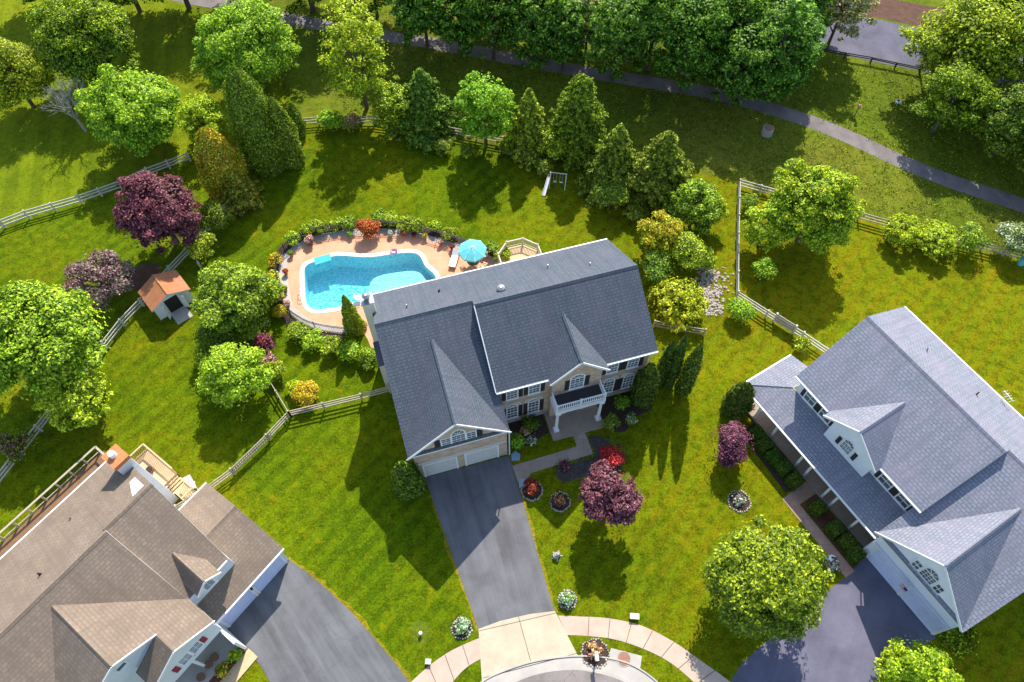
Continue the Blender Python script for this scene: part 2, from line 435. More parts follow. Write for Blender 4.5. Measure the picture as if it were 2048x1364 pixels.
# ------------------------------------------------------------------ mesh builder
class MB:
    def __init__(s): s.v = []; s.f = []; s.m = []

    def poly(s, pts, m=0):
        i = len(s.v); s.v += [tuple(p) for p in pts]; s.f.append(tuple(range(i, i + len(pts)))); s.m.append(m); return s

    def box(s, x0, x1, y0, y1, z0, z1, m=0):
        i = len(s.v)
        s.v += [(x0, y0, z0), (x1, y0, z0), (x1, y1, z0), (x0, y1, z0), (x0, y0, z1), (x1, y0, z1), (x1, y1, z1), (x0, y1, z1)]
        for q in ((3, 2, 1, 0), (4, 5, 6, 7), (0, 1, 5, 4), (1, 2, 6, 5), (2, 3, 7, 6), (3, 0, 4, 7)):
            s.f.append(tuple(i + k for k in q)); s.m.append(m)
        return s

    def beam(s, p, q, w, h, m=0):
        p = Vector(p); q = Vector(q); d = (q - p).normalized()
        up = Vector((0, 0, 1))
        if abs(d.z) > 0.98: up = Vector((0, 1, 0))
        a = d.cross(up).normalized(); b = a.cross(d)
        i = len(s.v)
        for e in (p, q):
            for sa, sb in ((-1, -1), (1, -1), (1, 1), (-1, 1)):
                s.v.append(tuple(e + a * (w / 2 * sa) + b * (h / 2 * sb)))
        for f in ((0, 1, 2, 3), (7, 6, 5, 4), (0, 4, 5, 1), (1, 5, 6, 2), (2, 6, 7, 3), (3, 7, 4, 0)):
            s.f.append(tuple(i + k for k in f)); s.m.append(m)
        return s

    def tube(s, p, q, r0, r1=None, n=8, m=0, caps=True):
        r1 = r0 if r1 is None else r1
        p = Vector(p); q = Vector(q); d = (q - p).normalized()
        up = Vector((0, 0, 1)) if abs(d.z) < 0.95 else Vector((1, 0, 0))
        a = d.cross(up).normalized(); b = d.cross(a)
        i = len(s.v)
        for e, r in ((p, r0), (q, r1)):
            for k in range(n):
                t = 2 * pi * k / n; s.v.append(tuple(e + a * (r * cos(t)) + b * (r * sin(t))))
        for k in range(n):
            j = (k + 1) % n; s.f.append((i + k, i + j, i + n + j, i + n + k)); s.m.append(m)
        if caps:
            s.f.append(tuple(i + k for k in range(n - 1, -1, -1))); s.m.append(m)
            s.f.append(tuple(i + n + k for k in range(n))); s.m.append(m)
        return s

    def slab(s, pts, t, m=0, ms=None):
        """pts = top polygon (counter-clockwise from above); thickness t straight down"""
        ms = m if ms is None else ms
        n = len(pts); i = len(s.v)
        s.v += [tuple(p) for p in pts] + [(p[0], p[1], p[2] - t) for p in pts]
        s.f.append(tuple(range(i, i + n))); s.m.append(m)
        s.f.append(tuple(range(i + 2 * n - 1, i + n - 1, -1))); s.m.append(ms)
        for k in range(n):
            j = (k + 1) % n; s.f.append((i + k, i + n + k, i + n + j, i + j)); s.m.append(ms)
        return s

    def extrude_x(s, prof, x0, x1, m=0):
        n = len(prof); i = len(s.v)
        s.v += [(x0, y, z) for y, z in prof] + [(x1, y, z) for y, z in prof]
        s.f.append(tuple(range(i + n - 1, i - 1, -1))); s.m.append(m)
        s.f.append(tuple(range(i + n, i + 2 * n))); s.m.append(m)
        for k in range(n):
            j = (k + 1) % n; s.f.append((i + k, i + j, i + n + j, i + n + k)); s.m.append(m)
        return s

    def extrude_y(s, prof, y0, y1, m=0):
        n = len(prof); i = len(s.v)
        s.v += [(x, y0, z) for x, z in prof] + [(x, y1, z) for x, z in prof]
        s.f.append(tuple(range(i, i + n))); s.m.append(m)
        s.f.append(tuple(range(i + 2 * n - 1, i + n - 1, -1))); s.m.append(m)
        for k in range(n):
            j = (k + 1) % n; s.f.append((i + k, i + n + k, i + n + j, i + j)); s.m.append(m)
        return s

    def build(s, name, mats, parent=None, smooth=False, recalc=False):
        me = bpy.data.meshes.new(name)
        me.from_pydata(s.v, [], s.f)
        if isinstance(mats, str): mats = [mats]
        for mm in mats: me.materials.append(MT[mm] if mm in MT else LEAF[mm])
        me.polygons.foreach_set('material_index', [min(k, len(mats) - 1) for k in s.m])
        if smooth: me.polygons.foreach_set('use_smooth', [True] * len(s.f))
        me.update()
        if recalc:
            import bmesh
            bm = bmesh.new(); bm.from_mesh(me); bmesh.ops.recalc_face_normals(bm, faces=bm.faces); bm.to_mesh(me); bm.free()
        # metric uv: u level, v up the face
        uvl = me.uv_layers.new(name='uv'); data = np.zeros((len(me.loops), 2), 'f')
        for p in me.polygons:
            n = p.normal
            if abs(n.z) > 0.995: a = Vector((1, 0, 0))
            else: a = Vector((-n.y, n.x, 0)).normalized()
            b = n.cross(a)
            for li in p.loop_indices:
                c = me.vertices[me.loops[li].vertex_index].co
                data[li] = (c.dot(a), c.dot(b))
        uvl.data.foreach_set('uv', data.ravel())
        o = bpy.data.objects.new(name, me); col.objects.link(o)
        if parent: o.parent = parent
        return o


def tag(o, label=None, cat=None, group=None, kind=None):
    if label: o['label'] = label
    if cat: o['category'] = cat
    if group: o['group'] = group
    if kind: o['kind'] = kind
    return o


def thing(name, label, cat, loc, yaw=0.0, group=None):
    o = bpy.data.objects.new(name, None); col.objects.link(o)
    o.location = loc; o.rotation_euler = (0, 0, yaw); o.empty_display_size = 0.3
    return tag(o, label, cat, group)


def sheet(name, pts, z, mat, kind='structure', label=None, holes=(), thick=0.0):
    """flat piece of ground; pts are (x, y)"""
    rings = [[Vector((p[0], p[1], z)) for p in pts]] + [[Vector((p[0], p[1], z)) for p in h] for h in holes]
    tris = tessellate_polygon(rings)
    flat = [v for r in rings for v in r]
    mb = MB(); mb.v = [tuple(v) for v in flat]
    for t in tris:
        a, b, c = (flat[k] for k in t)
        if (b - a).cross(c - a).z < 0: t = (t[0], t[2], t[1])
        mb.f.append(tuple(t)); mb.m.append(0)
    if thick:
        i = 0
        for ri, r in enumerate(rings):
            n = len(r); area = sum(r[k].x * r[(k + 1) % n].y - r[(k + 1) % n].x * r[k].y for k in range(n))
            ccw = (area > 0) == (ri == 0)
            for k in range(n):
                p, q = r[k], r[(k + 1) % n]
                if not ccw: p, q = q, p
                mb.poly([p, (p.x, p.y, z - thick), (q.x, q.y, z - thick), q])
    o = mb.build(name, mat)
    return tag(o, label, None, None, kind) if kind else o


def smooth_line(pts, k=6, closed=False):
    """Catmull-Rom through 2-D/3-D points"""
    out = []; n = len(pts)
    P = [Vector(p) for p in pts]
    rng = range(n) if closed else range(n - 1)
    for i in rng:
        if closed: p0, p1, p2, p3 = P[(i - 1) % n], P[i], P[(i + 1) % n], P[(i + 2) % n]
        else: p0, p1, p2, p3 = P[max(i - 1, 0)], P[i], P[i + 1], P[min(i + 2, n - 1)]
        for j in range(k):
            t = j / k
            out.append(0.5 * ((2 * p1) + (-p0 + p2) * t + (2 * p0 - 5 * p1 + 4 * p2 - p3) * t * t + (-p0 + 3 * p1 - 3 * p2 + p3) * t ** 3))
    if not closed: out.append(P[-1])
    return out


def gp(pts, z=0.0):
    return [G(a, b, z).xy for a, b in pts]


#SPLIT1
# ================================================================== ground
pool_px = [(608, 545), (612, 532), (624, 525), (664, 513), (682, 511), (738, 514), (790, 507), (822, 505), (838, 510), (846, 522), (852, 533), (866, 545), (873, 558), (866, 572), (835, 583), (760, 600), (705, 606), (690, 612), (664, 617), (632, 620), (616, 612), (610, 590)]
pool_xy = smooth_line(gp(pool_px), 4, True)
pool_c = sum(pool_xy, Vector((0, 0))) / len(pool_xy)
sheet('lawn', [(-900, -300), (900, -300), (900, 1500), (-900, 1500)], 0.0, 'lawn', holes=[pool_xy])


def offset_ring(ring, d):
    n = len(ring); out = []
    for i in range(n):
        t = (ring[(i + 1) % n] - ring[i - 1]).normalized()
        out.append(ring[i] + Vector((t.y, -t.x)) * d)
    return out


area = sum(pool_xy[k].x * pool_xy[(k + 1) % len(pool_xy)].y - pool_xy[(k + 1) % len(pool_xy)].x * pool_xy[k].y for k in range(len(pool_xy)))
sg = 1 if area > 0 else -1

# rough grass beyond the back fence, mown field top left
sheet('meadow', gp([(300, -60), (560, 150), (600, 235), (760, 255), (1000, 300), (1280, 340), (1420, 350), (1480, 362), (1720, 430), (1900, 490), (2200, 560), (2500, 300), (2300, -60), (1200, -80)]), 0.004, 'meadow')
sheet('field', gp([(-500, -60), (300, -60), (560, 150), (585, 240), (380, 318), (240, 368), (60, 425), (0, 455), (-500, 600)]), 0.004, 'field')


def band(pts, w, k=6):
    """path edge points round a centre line given as photo pixels and a width in metres"""
    c = smooth_line(gp(pts), k)
    L = []; R = []
    for i in range(len(c)):
        t = (c[min(i + 1, len(c) - 1)] - c[max(i - 1, 0)]).normalized(); nrm = Vector((-t.y, t.x))
        L.append(c[i] + nrm * w / 2); R.append(c[i] - nrm * w / 2)
    return L + R[::-1]


sheet('path', band([(200, -60), (330, -14), (470, 14), (600, 42), (730, 66), (850, 84), (1000, 112), (1150, 140), (1300, 165), (1450, 192), (1600, 236), (1700, 275), (1800, 322), (1900, 362), (2048, 412), (2200, 470)], 2.0), 0.012, 'asph_path')
sheet('road', gp([(1560, 20), (1660, 28), (1760, 40), (1900, 72), (2300, 150), (2300, 290), (2048, 206), (1950, 172), (1830, 140), (1740, 122), (1640, 100), (1550, 85)]), 0.016, 'road')
sheet('leaf_litter_bank', gp([(1600, -30), (1740, -10), (1900, 20), (2300, 110), (2300, 145), (1890, 66), (1760, 36), (1660, 24)]), 0.008, 'litter')

# main driveway, apron, sidewalks, street
dl = smooth_line(gp([(849, 955), (862, 990), (890, 1070), (926, 1170), (957, 1258)]), 4)
dr = smooth_line(gp([(1110, 1226), (1090, 1160), (1062, 1060), (1040, 985), (1019, 911)]), 4)
sheet('driveway', dl + [G(1000, 1242).xy, G(1060, 1228).xy] + dr, 0.012, 'asph_new')
sheet('driveway_left', gp([(576, 1118), (610, 1142), (650, 1175), (700, 1222), (750, 1278), (790, 1325), (830, 1380), (900, 1500), (600, 1500), (560, 1400), (520, 1330), (490, 1295), (455, 1266), (448, 1255)]), 0.012, 'asph_old')
sheet('driveway_right', gp([(1687, 1157), (1733, 1111), (1872, 1276), (1820, 1305), (1770, 1330), (1748, 1372), (1740, 1500), (1380, 1500), (1455, 1372), (1485, 1325), (1530, 1285), (1600, 1225)]), 0.012, 'asph_blue')


def arc_band(outer, inner):
    return smooth_line(gp(outer), 5) + smooth_line(gp(inner), 5)[::-1]


sheet('sidewalk_left', arc_band([(780, 1400), (822, 1364), (860, 1330), (905, 1300), (958, 1276)], [(870, 1400), (905, 1364), (925, 1342), (943, 1328), (961, 1318)]), 0.016, 'conc_pink')
sheet('sidewalk', arc_band([(1116, 1231), (1160, 1233), (1220, 1237), (1285, 1252), (1348, 1284), (1400, 1320), (1461, 1364), (1500, 1400)], [(1134, 1270), (1175, 1272), (1230, 1279), (1290, 1299), (1340, 1325), (1385, 1362), (1420, 1400)]), 0.016, 'conc_pink')
sheet('driveway_apron', gp([(957, 1258), (1000, 1242), (1060, 1228), (1110, 1222), (1156, 1312), (1100, 1317), (1055, 1326), (1005, 1343), (968, 1362), (964, 1364)]), 0.020, 'conc')
curb_o = smooth_line(gp([(900, 1420), (964, 1364), (1005, 1343), (1055, 1326), (1100, 1317), (1156, 1312), (1215, 1316), (1262, 1329), (1305, 1356), (1350, 1400)]), 5)
curb_i = smooth_line(gp([(970, 1440), (1028, 1366), (1070, 1350), (1110, 1342), (1150, 1340), (1190, 1342), (1230, 1352), (1262, 1370), (1300, 1420)]), 5)
sheet('gutter_pan', curb_o + curb_i[::-1], 0.010, 'conc_grey')
def circle3(a, b, c):
    d = 2 * (a.x * (b.y - c.y) + b.x * (c.y - a.y) + c.x * (a.y - b.y))
    ux = (a.dot(a) * (b.y - c.y) + b.dot(b) * (c.y - a.y) + c.dot(c) * (a.y - b.y)) / d
    uy = (a.dot(a) * (c.x - b.x) + b.dot(b) * (a.x - c.x) + c.dot(c) * (b.x - a.x)) / d
    return Vector((ux, uy)), (Vector((ux, uy)) - a).length
cc_, cr_ = circle3(*gp([(1028, 1366), (1150, 1340), (1262, 1370)]))
disc = lambda r: [cc_ + Vector((r * cos(2 * pi * k / 72), r * sin(2 * pi * k / 72))) for k in range(72)]
sheet('street', disc(cr_), 0.0085, 'street')
sheet('street_gutter', disc(cr_ + 1.0), 0.0045, 'conc_grey')
sheet('street_approach', [cc_ + Vector((-4, -cr_ * .8)), cc_ + Vector((-4, -90)), cc_ + Vector((4, -90)), cc_ + Vector((4, -cr_ * .8))], 0.0065, 'street')
print('culdesac', cc_, cr_)
cb = MB()
co = [p for p in curb_o]
for a, b in zip(co[:-1], co[1:]):
    cb.beam((a.x, a.y, 0.045), (b.x, b.y, 0.045), 0.10, 0.07)
tag(cb.build('curb', 'conc_grey'), kind='structure')
MT['dry'] = grass('dry_edge_grass', (0.16, 0.14, 0.01), (0.30, 0.25, 0.012), (0.42, 0.30, 0.04), 0.8, 0.8)
def edge_strip(name, pts, w):
    c = smooth_line(gp(pts), 6); L = []; Rr = []
    for i in range(len(c)):
        t = (c[min(i + 1, len(c) - 1)] - c[max(i - 1, 0)]).normalized(); nrm = Vector((-t.y, t.x))
        L.append(c[i] + nrm * rnd.uniform(.25, 1.0) * w); Rr.append(c[i] - nrm * rnd.uniform(.1, .5) * w)
    sheet(name, L + Rr[::-1], 0.0065, 'dry')
edge_strip('dry_verge', [(862, 990), (890, 1070), (926, 1170), (957, 1258)][::-1], .35)
edge_strip('dry_verge', [(1110, 1226), (1090, 1160), (1062, 1060), (1044, 995)][::-1], .3)
edge_strip('dry_verge', [(576, 1118), (610, 1142), (650, 1175), (700, 1222), (750, 1278), (790, 1325), (825, 1370)], .4)
edge_strip('path_verge', [(1000, 122), (1150, 150), (1300, 175), (1450, 202), (1600, 247), (1700, 286), (1800, 333), (1900, 373), (2048, 423)], .5)
jt = MB()   # joints of the concrete
def joint(a, b):
    p = G(*a); q = G(*b); jt.beam((p.x, p.y, 0.021), (q.x, q.y, 0.021), 0.035, 0.006)
for a, b in [((1037, 1234), (1062, 1325)), ((958, 1262), (1112, 1226)), ((1178, 1234), (1176, 1271)), ((1220, 1238), (1216, 1277)), ((1263, 1246), (1252, 1286)), ((1305, 1262), (1286, 1297)), ((1348, 1284), (1322, 1315)), ((1388, 1311), (1356, 1338)), ((1430, 1341), (1392, 1368)), ((925, 1290), (938, 1330)), ((890, 1310), (908, 1360)), ((858, 1333), (880, 1385)), ((966, 1356), (1156, 1306))]:
    joint(a, b)
tag(jt.build('pavement_joints', 'mulch'), kind='structure')
sheet('utility_pad', gp([(1222, 1296), (1284, 1312), (1280, 1338), (1215, 1320)]), 0.022, 'conc_grey')
#SPLIT2
# ================================================================== house helpers
def window(par, x0, x1, z0, z1, y, cols=2, rows=2, arch=0.0, shut=0.0, smat='shutter', fw=0.09, label=None, split=True):
    f = MB(); fr = y - 0.06
    f.box(x0 - fw, x0, fr, y + .02, z0 - fw, z1 + fw); f.box(x1, x1 + fw, fr, y + .02, z0 - fw, z1 + fw)
    f.box(x0, x1, fr, y + .02, z0 - fw, z0); f.box(x0, x1, fr, y + .02, z1, z1 + fw)
    f.box(x0 - fw - .05, x1 + fw + .05, fr - .05, y + .02, z0 - fw - .06, z0 - fw)
    for k in range(1, cols):
        xx = x0 + (x1 - x0) * k / cols; f.box(xx - .014, xx + .014, y - .045, y - .012, z0, z1)
    for k in range(1, rows):
        zz = z0 + (z1 - z0) * k / rows; w = .035 if (split and k * 2 == rows) else .013
        f.box(x0, x1, y - .05, y - .014, zz - w, zz + w)
    if arch > 0:
        n = 12; c = (x0 + x1) / 2; rx = (x1 - x0) / 2; zb = z1 + fw
        for k in range(n):
            a0 = pi * k / n; a1 = pi * (k + 1) / n
            def pt(a, r): return (c + (rx + r) * cos(a), zb + (arch + r) * sin(a))
            q = [pt(a0, 0), pt(a0, fw * 1.3), pt(a1, fw * 1.3), pt(a1, 0)]
            f.extrude_y([(p[0], p[1]) for p in q][::-1], fr, y + .02)
        for k in (1, 2, 3):
            a = pi * k / 4
            f.beam((c, y - .03, zb), (c + rx * cos(a), y - .03, zb + arch * sin(a)), .035, .035)
    w = f.build('window', 'white', par)
    g = MB(); g.box(x0, x1, y - .012, y + .01, z0, z1)
    if arch > 0:
        n = 12; c = (x0 + x1) / 2; rx = (x1 - x0) / 2; zb = z1 + fw
        g.poly([(c + rx * cos(pi * k / n), y - .012, zb + arch * sin(pi * k / n)) for k in range(n + 1)][::-1])
    g.build('pane', 'glass', w)
    if shut:
        for a in (x0 - fw - shut, x1 + fw):
            s = MB(); s.box(a + .02, a + shut, y - .05, y + .01, z0 - .03, z1 + .03)
            s.build('shutter', smat, par)
    if label: w['label'] = label
    return w


def gdoor(par, x0, x1, z0, z1, y, mat):
    d = MB(); n = 4; h = (z1 - z0) / n
    for k in range(n):
        d.box(x0, x1, y - .03, y + .05, z0 + h * k + .012, z0 + h * (k + 1) - .012)
        for j in range(4):
            a = x0 + (x1 - x0) * (j + .12) / 4; b = x0 + (x1 - x0) * (j + .88) / 4
            d.box(a, b, y - .05, y - .028, z0 + h * k + .09, z0 + h * (k + 1) - .09)
    d.build('garage_door', mat, par)
    t = MB(); t.box(x0 - .14, x0, y - .07, y + .02, z0, z1 + .14); t.box(x1, x1 + .14, y - .07, y + .02, z0, z1 + .14); t.box(x0, x1, y - .07, y + .02, z1, z1 + .14)
    t.build('door_frame', 'white', par)


def gutter(par, p, q, name='gutter', r=.07, mat='white'):
    MB().beam(p, q, r * 1.7, r * 1.8).build(name, mat, par)


def ridge_cap(par, p, q, mat, w=.34):
    p = Vector(p); q = Vector(q); d = (q - p).normalized(); a = Vector((-d.y, d.x, 0)).normalized() * w / 2
    up = Vector((0, 0, .05)); dn = Vector((0, 0, -w * .27))
    m = MB(); m.poly([p + up, q + up, q + a + dn, p + a + dn]); m.poly([p + up, p - a + dn, q - a + dn, q + up])
    m.poly([p - a + dn, p + up, p + a + dn]); m.poly([q + a + dn, q + up, q - a + dn])
    return m.build('ridge_cap', mat, par, recalc=False)


def vent_pipe(par, x, y, z, h=.35, r=.05, mat='metal', label=None):
    m = MB(); m.tube((x, y, z - .2), (x, y, z + h), r, r, 8); m.tube((x, y, z - .02), (x, y, z + .05), r * 2.2, r * 1.1, 8)
    o = m.build('vent_pipe', mat, par)
    return o


def gable_roof(par, xr, zr, xl, xrt, ze, yf, zplane, name, mats, t=.14, yb=None):
    """gable whose ridge runs back along +y until it meets the plane z = zplane(y)"""
    f, y0, z0, s = zplane
    yr = y0 + (zr - z0) / s if yb is None else yb
    yc = max(y0 + (ze - z0) / s, yf)
    m = MB()
    L = [(xr, yf, zr), (xr, yr, zr), (xl, yc, ze), (xl, yf, ze)]
    R = [(xr, yr, zr), (xr, yf, zr), (xrt, yf, ze), (xrt, yc, ze)]
    if yc - yf < .02: L = L[:3]; R = [R[0], R[1], R[2]]
    m.slab(L, t, 0, 1); m.slab(R, t, 0, 1)
    o = m.build(name, mats, par)
    ridge_cap(par, (xr, yf, zr + .01), (xr, yr - .1, zr + .01), mats[0], .3)
    fm = MB()
    fm.beam((xr, yf - .03, zr - .10), (xl, yf - .03, ze - .10), .06, .2); fm.beam((xr, yf - .03, zr - .10), (xrt, yf - .03, ze - .10), .06, .2)
    fm.build('rake_board', 'white', par)
    return o


def shrub_none(): pass


# ================================================================== main house
HO = G(1023, 842); HY = radians(16)
h = thing('brick_house', 'large tan brick house with charcoal roof and balcony porch, beside the swimming pool', 'house', HO, HY)
w = MB()
s = MB()
# walls
MB().extrude_x([(0, 0), (10.75, 0), (10.75, 6.75), (5.45, 10.05), (0, 6.8)], -1.15, 11.5).build('main_wall', 'brick', h, recalc=True)
MB().extrude_x([(-2.75, 0), (0, 0), (10.7, 0), (10.7, 6.7), (6.1, 9.6), (-2.75, 4.95)], -8.55, -1.16).build('garage_wall', 'brick', h, recalc=True)
MB().extrude_y([(-8.55, 4.9), (-1.2, 4.9), (-1.2, 5.05), (-5.0, 8.75), (-8.55, 5.1)], -2.75, -.5).build('gable_wall', 'brick', h, recalc=True)
MB().extrude_y([(3.15, 0), (7.25, 0), (7.25, 6.9), (5.2, 8.95), (3.15, 6.9)], -.6, .5).build('entrance_wall', 'brick', h, recalc=True)
# roof planes
FM = (0, -.4, 6.8, (10.35 - 6.8) / 5.85); FL = (0, -3.0, 5.1, (9.94 - 5.1) / 9.1)
m = MB()
m.slab([(-1.3, -.4, 6.8), (11.85, -.4, 6.8), (11.85, 5.45, 10.35), (-1.3, 5.45, 10.35)], .2, 0, 1)
m.slab([(-1.3, 5.45, 10.35), (11.85, 5.45, 10.35), (11.85, 11.1, 6.8), (-1.3, 11.1, 6.8)], .2, 0, 1)
m.build('main_roof', ['sh_main', 'white'], h)
m = MB()
m.slab([(-8.9, -3.0, 5.1), (-1.0, -3.0, 5.1), (-1.0, -.45, 6.456), (-1.28, -.45, 6.456), (-1.28, 6.1, 9.94), (-8.9, 6.1, 9.94)], .2, 0, 1)
m.slab([(-8.9, 6.1, 9.94), (-1.3, 6.1, 9.94), (-1.3, 11.1, 6.8), (-8.9, 11.1, 6.8)], .2, 0, 1)
m.build('garage_roof', ['sh_main', 'white'], h)
MB().extrude_x([(-.3, 6.3), (5.9, 9.7), (6.0, 10.0), (5.45, 10.1), (-.3, 6.7)], -1.25, -1.16).build('step_wall', 'sh_main', h, recalc=True)
ridge_cap(h, (-1.3, 5.45, 10.37), (11.85, 5.45, 10.37), 'sh_main'); ridge_cap(h, (-8.9, 6.1, 9.96), (-1.35, 6.1, 9.96), 'sh_main')
MB().beam((-1.33, -.4, 6.72), (-1.33, 5.45, 10.27), .07, .2).build('rake_board', 'white', h)
gable_roof(h, -5.0, 9.0, -9.0, -.95, 5.06, -3.05, FL, 'garage_gable_roof', ['sh_main', 'white'])
gable_roof(h, 5.2, 9.2, 2.85, 7.6, 6.83, -.95, FM, 'entrance_gable_roof', ['sh_main', 'white'])
for a, b in [((-1.3, -.47, 6.68), (2.85, -.47, 6.68)), ((7.6, -.47, 6.68), (11.85, -.47, 6.68)), ((-8.9, 11.17, 6.68), (11.85, 11.17, 6.68))]:
    gutter(h, a, b)
MB().tube((-1.0, -.45, 6.6), (-1.05, -.1, 6.2), .05).build('downspout', 'white', h); MB().tube((-1.0, -2.85, 4.9), (-1.0, -2.85, .05), .05).build('downspout', 'white', h)
d = MB(); d.tube((11.6, -.12, 6.6), (11.6, -.12, .05), .05); d.build('downspout', 'white', h)
for a, b in ((-1.18, 3.1), (7.3, 11.55)): MB().box(a, b, -.12, .02, 0, .35).build('stone_plinth', 'conc_grey', h)
for a, b in ((-1.15, 3.15), (7.25, 11.5)): MB().box(a, b, -.05, .01, 3.45, 3.6).build('stone_band', 'conc', h)
# windows
for x0, x1 in ((-.36, .48), (1.46, 2.3), (8.0, 8.84), (9.75, 10.6)):
    window(h, x0, x1, 4.3, 5.85, 0, 3, 4, 0, .36)
    window(h, x0, x1, .75, 2.65, 0, 3, 4, .42, .36)
    a = MB(); n = 12; c = (x0 + x1) / 2
    for k in range(n):
        q = [(c + r * cos(pi * kk / n), 2.84 + r * .95 * sin(pi * kk / n)) for kk, r in ((k, .62), (k, .80), (k + 1, .80), (k + 1, .62))]
        a.extrude_y(q[::-1], -.05, .02)
    a.build('arch_stones', 'offwhite', h)
window(h, 4.66, 5.72, 4.55, 6.05, -.6, 3, 4, .5, .4)
window(h, -6.2, -5.55, 4.9, 6.3, -2.75, 2, 4)
window(h, -5.38, -4.42, 4.9, 6.4, -2.75, 3, 4, .75)
window(h, -4.25, -3.6, 4.9, 6.3, -2.75, 2, 4)
for a in (-6.75, -3.48):
    MB().box(a, a + .42, -2.81, -2.74, 4.85, 6.35).build('shutter', 'shutter', h)
gdoor(h, -7.95, -5.4, .02, 2.35, -2.75, 'garage'); gdoor(h, -4.55, -2.0, .02, 2.35, -2.75, 'garage')
MB().box(-8.5, -1.25, -2.82, -2.74, 2.75, 2.93).build('lintel_band', 'offwhite', h)
# portico
p = MB(); p.box(2.8, 7.35, -2.75, -.55, 0, .22); p.box(2.8, 7.35, -.55, .0, 0, .2); p.build('porch_floor', 'walk', h)
MB().box(3.05, 7.25, -2.05, -.6, 3.5, 3.98).build('porch_entablature', 'white', h)
MB().box(3.15, 7.15, -1.95, -.6, 3.982, 4.0).build('balcony_floor', 'membrane', h)
for x in (3.3, 6.98):
    c = MB(); c.box(x - .22, x + .22, -2.12, -1.68, .22, .5); c.tube((x, -1.9, .5), (x, -1.9, 3.3), .15, .12, 14); c.box(x - .2, x + .2, -2.1, -1.7, 3.3, 3.5)
    c.build('column', 'white', h)
r = MB()
for (a, b) in [((3.15, -1.95), (7.15, -1.95)), ((3.15, -1.95), (3.15, -.65)), ((7.15, -1.95), (7.15, -.65))]:
    L = sqrt((a[0] - b[0]) ** 2 + (a[1] - b[1]) ** 2); n = int(L / .17)
    r.beam((a[0], a[1], 4.85), (b[0], b[1], 4.85), .09, .07); r.beam((a[0], a[1], 4.12), (b[0], b[1], 4.12), .07, .06)
    for k in range(1, n):
        x = a[0] + (b[0] - a[0]) * k / n; y = a[1] + (b[1] - a[1]) * k / n
        r.box(x - .028, x + .028, y - .028, y + .028, 4.12, 4.83)
for x, y in ((3.15, -1.95), (5.15, -1.95), (7.15, -1.95)):
    r.box(x - .075, x + .075, y - .075, y + .075, 3.99, 4.98)
r.build('balcony_railing', 'white', h)
f = MB(); f.box(4.1, 6.3, -.66, -.59, .22, 2.9); f.build('door_surround', 'white', h)
dd = MB(); dd.box(4.6, 5.8, -.70, -.66, .24, 2.35); dd.build('front_door', 'door', h)
MB().box(4.2, 4.5, -.69, -.66, .5, 2.35).build('sidelight', 'glass', h)
MB().box(5.9, 6.2, -.69, -.66, .5, 2.35).build('sidelight', 'glass', h)
# chimney chase on the gable end
c = MB(); c.box(-9.5, -8.56, 5.85, 8.8, 0, 4.3); c.build('fireplace_chase', 'sid_cream', h)
c = MB(); c.slab([(-9.55, 5.8, 4.32), (-8.57, 5.8, 4.32), (-8.57, 7.88, 4.75), (-9.55, 7.88, 4.75)], .1); c.build('chase_roof', 'sh_main', h)
c = MB(); c.box(-9.46, -8.57, 7.9, 8.75, 4.3, 10.2); c.build('chimney_stack', 'sid_cream', h)
c = MB(); c.box(-9.55, -8.5, 7.82, 8.83, 10.2, 10.28); c.build('chimney_cap', 'metal', h)
c = MB(); c.tube((-9.0, 8.33, 10.28), (-9.0, 8.33, 10.65), .2, .2, 14); c.tube((-9.0, 8.33, 10.7), (-9.0, 8.33, 10.85), .33, .12, 14)
for k in range(4):
    t = pi / 2 * k; c.beam((-9.0 + .18 * cos(t), 8.33 + .18 * sin(t), 10.6), (-9.0 + .18 * cos(t), 8.33 + .18 * sin(t), 10.78), .03, .03)
c.build('flue_cap', 'metal', h)
# roof fittings
v = MB(); v.tube((1.15, 6.75, 9.45), (1.15, 6.75, 9.78), .16, .16, 14); v.tube((1.15, 6.75, 9.76), (1.15, 6.75, 9.86), .36, .30, 16); v.tube((1.15, 6.75, 9.86), (1.15, 6.75, 9.96), .30, .08, 16)
v.build('roof_fan', 'metal', h)
vent_pipe(h, -6.2, 7.6, 9.0); vent_pipe(h, 5.6, 8.6, 8.38); vent_pipe(h, 8.7, 7.3, 9.2, .3, .04); vent_pipe(h, -3.4, 8.9, 8.2, .3, .06, 'black')
# deck behind
oc = G(1041, 524, .9); lc = Matrix.Rotation(-HY, 3, 'Z') @ (Vector(oc) - Vector(HO))
dk = MB(); ring = [(lc.x + 2.1 * cos(pi / 8 + pi / 4 * k), lc.y + 2.1 * sin(pi / 8 + pi / 4 * k)) for k in range(8)]
dk.slab([(a, b, .9) for a, b in ring], .12)
dk.box(lc.x - 1.9, lc.x + 1.9, 10.76, lc.y, .79, .892)
dk.build('deck_floor', 'wood', h)
dk = MB()
for k in range(8):
    a, b = ring[k], ring[(k + 1) % 8]
    if (a[1] + b[1]) / 2 < lc.y - 1: continue
    dk.beam((*a, 1.85), (*b, 1.85), .1, .06); dk.beam((*a, 1.1), (*b, 1.1), .05, .05)
    dk.box(a[0] - .06, a[0] + .06, a[1] - .06, a[1] + .06, 0, 1.95)
    for j in range(1, 11):
        x = a[0] + (b[0] - a[0]) * j / 11; y = a[1] + (b[1] - a[1]) * j / 11; dk.box(x - .02, x + .02, y - .02, y + .02, 1.1, 1.83)
dk.build('deck_railing', 'fence_pale', h)
dk = MB(); dk.tube((lc.x, lc.y + .3, .9), (lc.x, lc.y + .3, 1.6), .04); dk.tube((lc.x, lc.y + .3, 1.6), (lc.x, lc.y + .3, 1.64), .6, .6, 20)

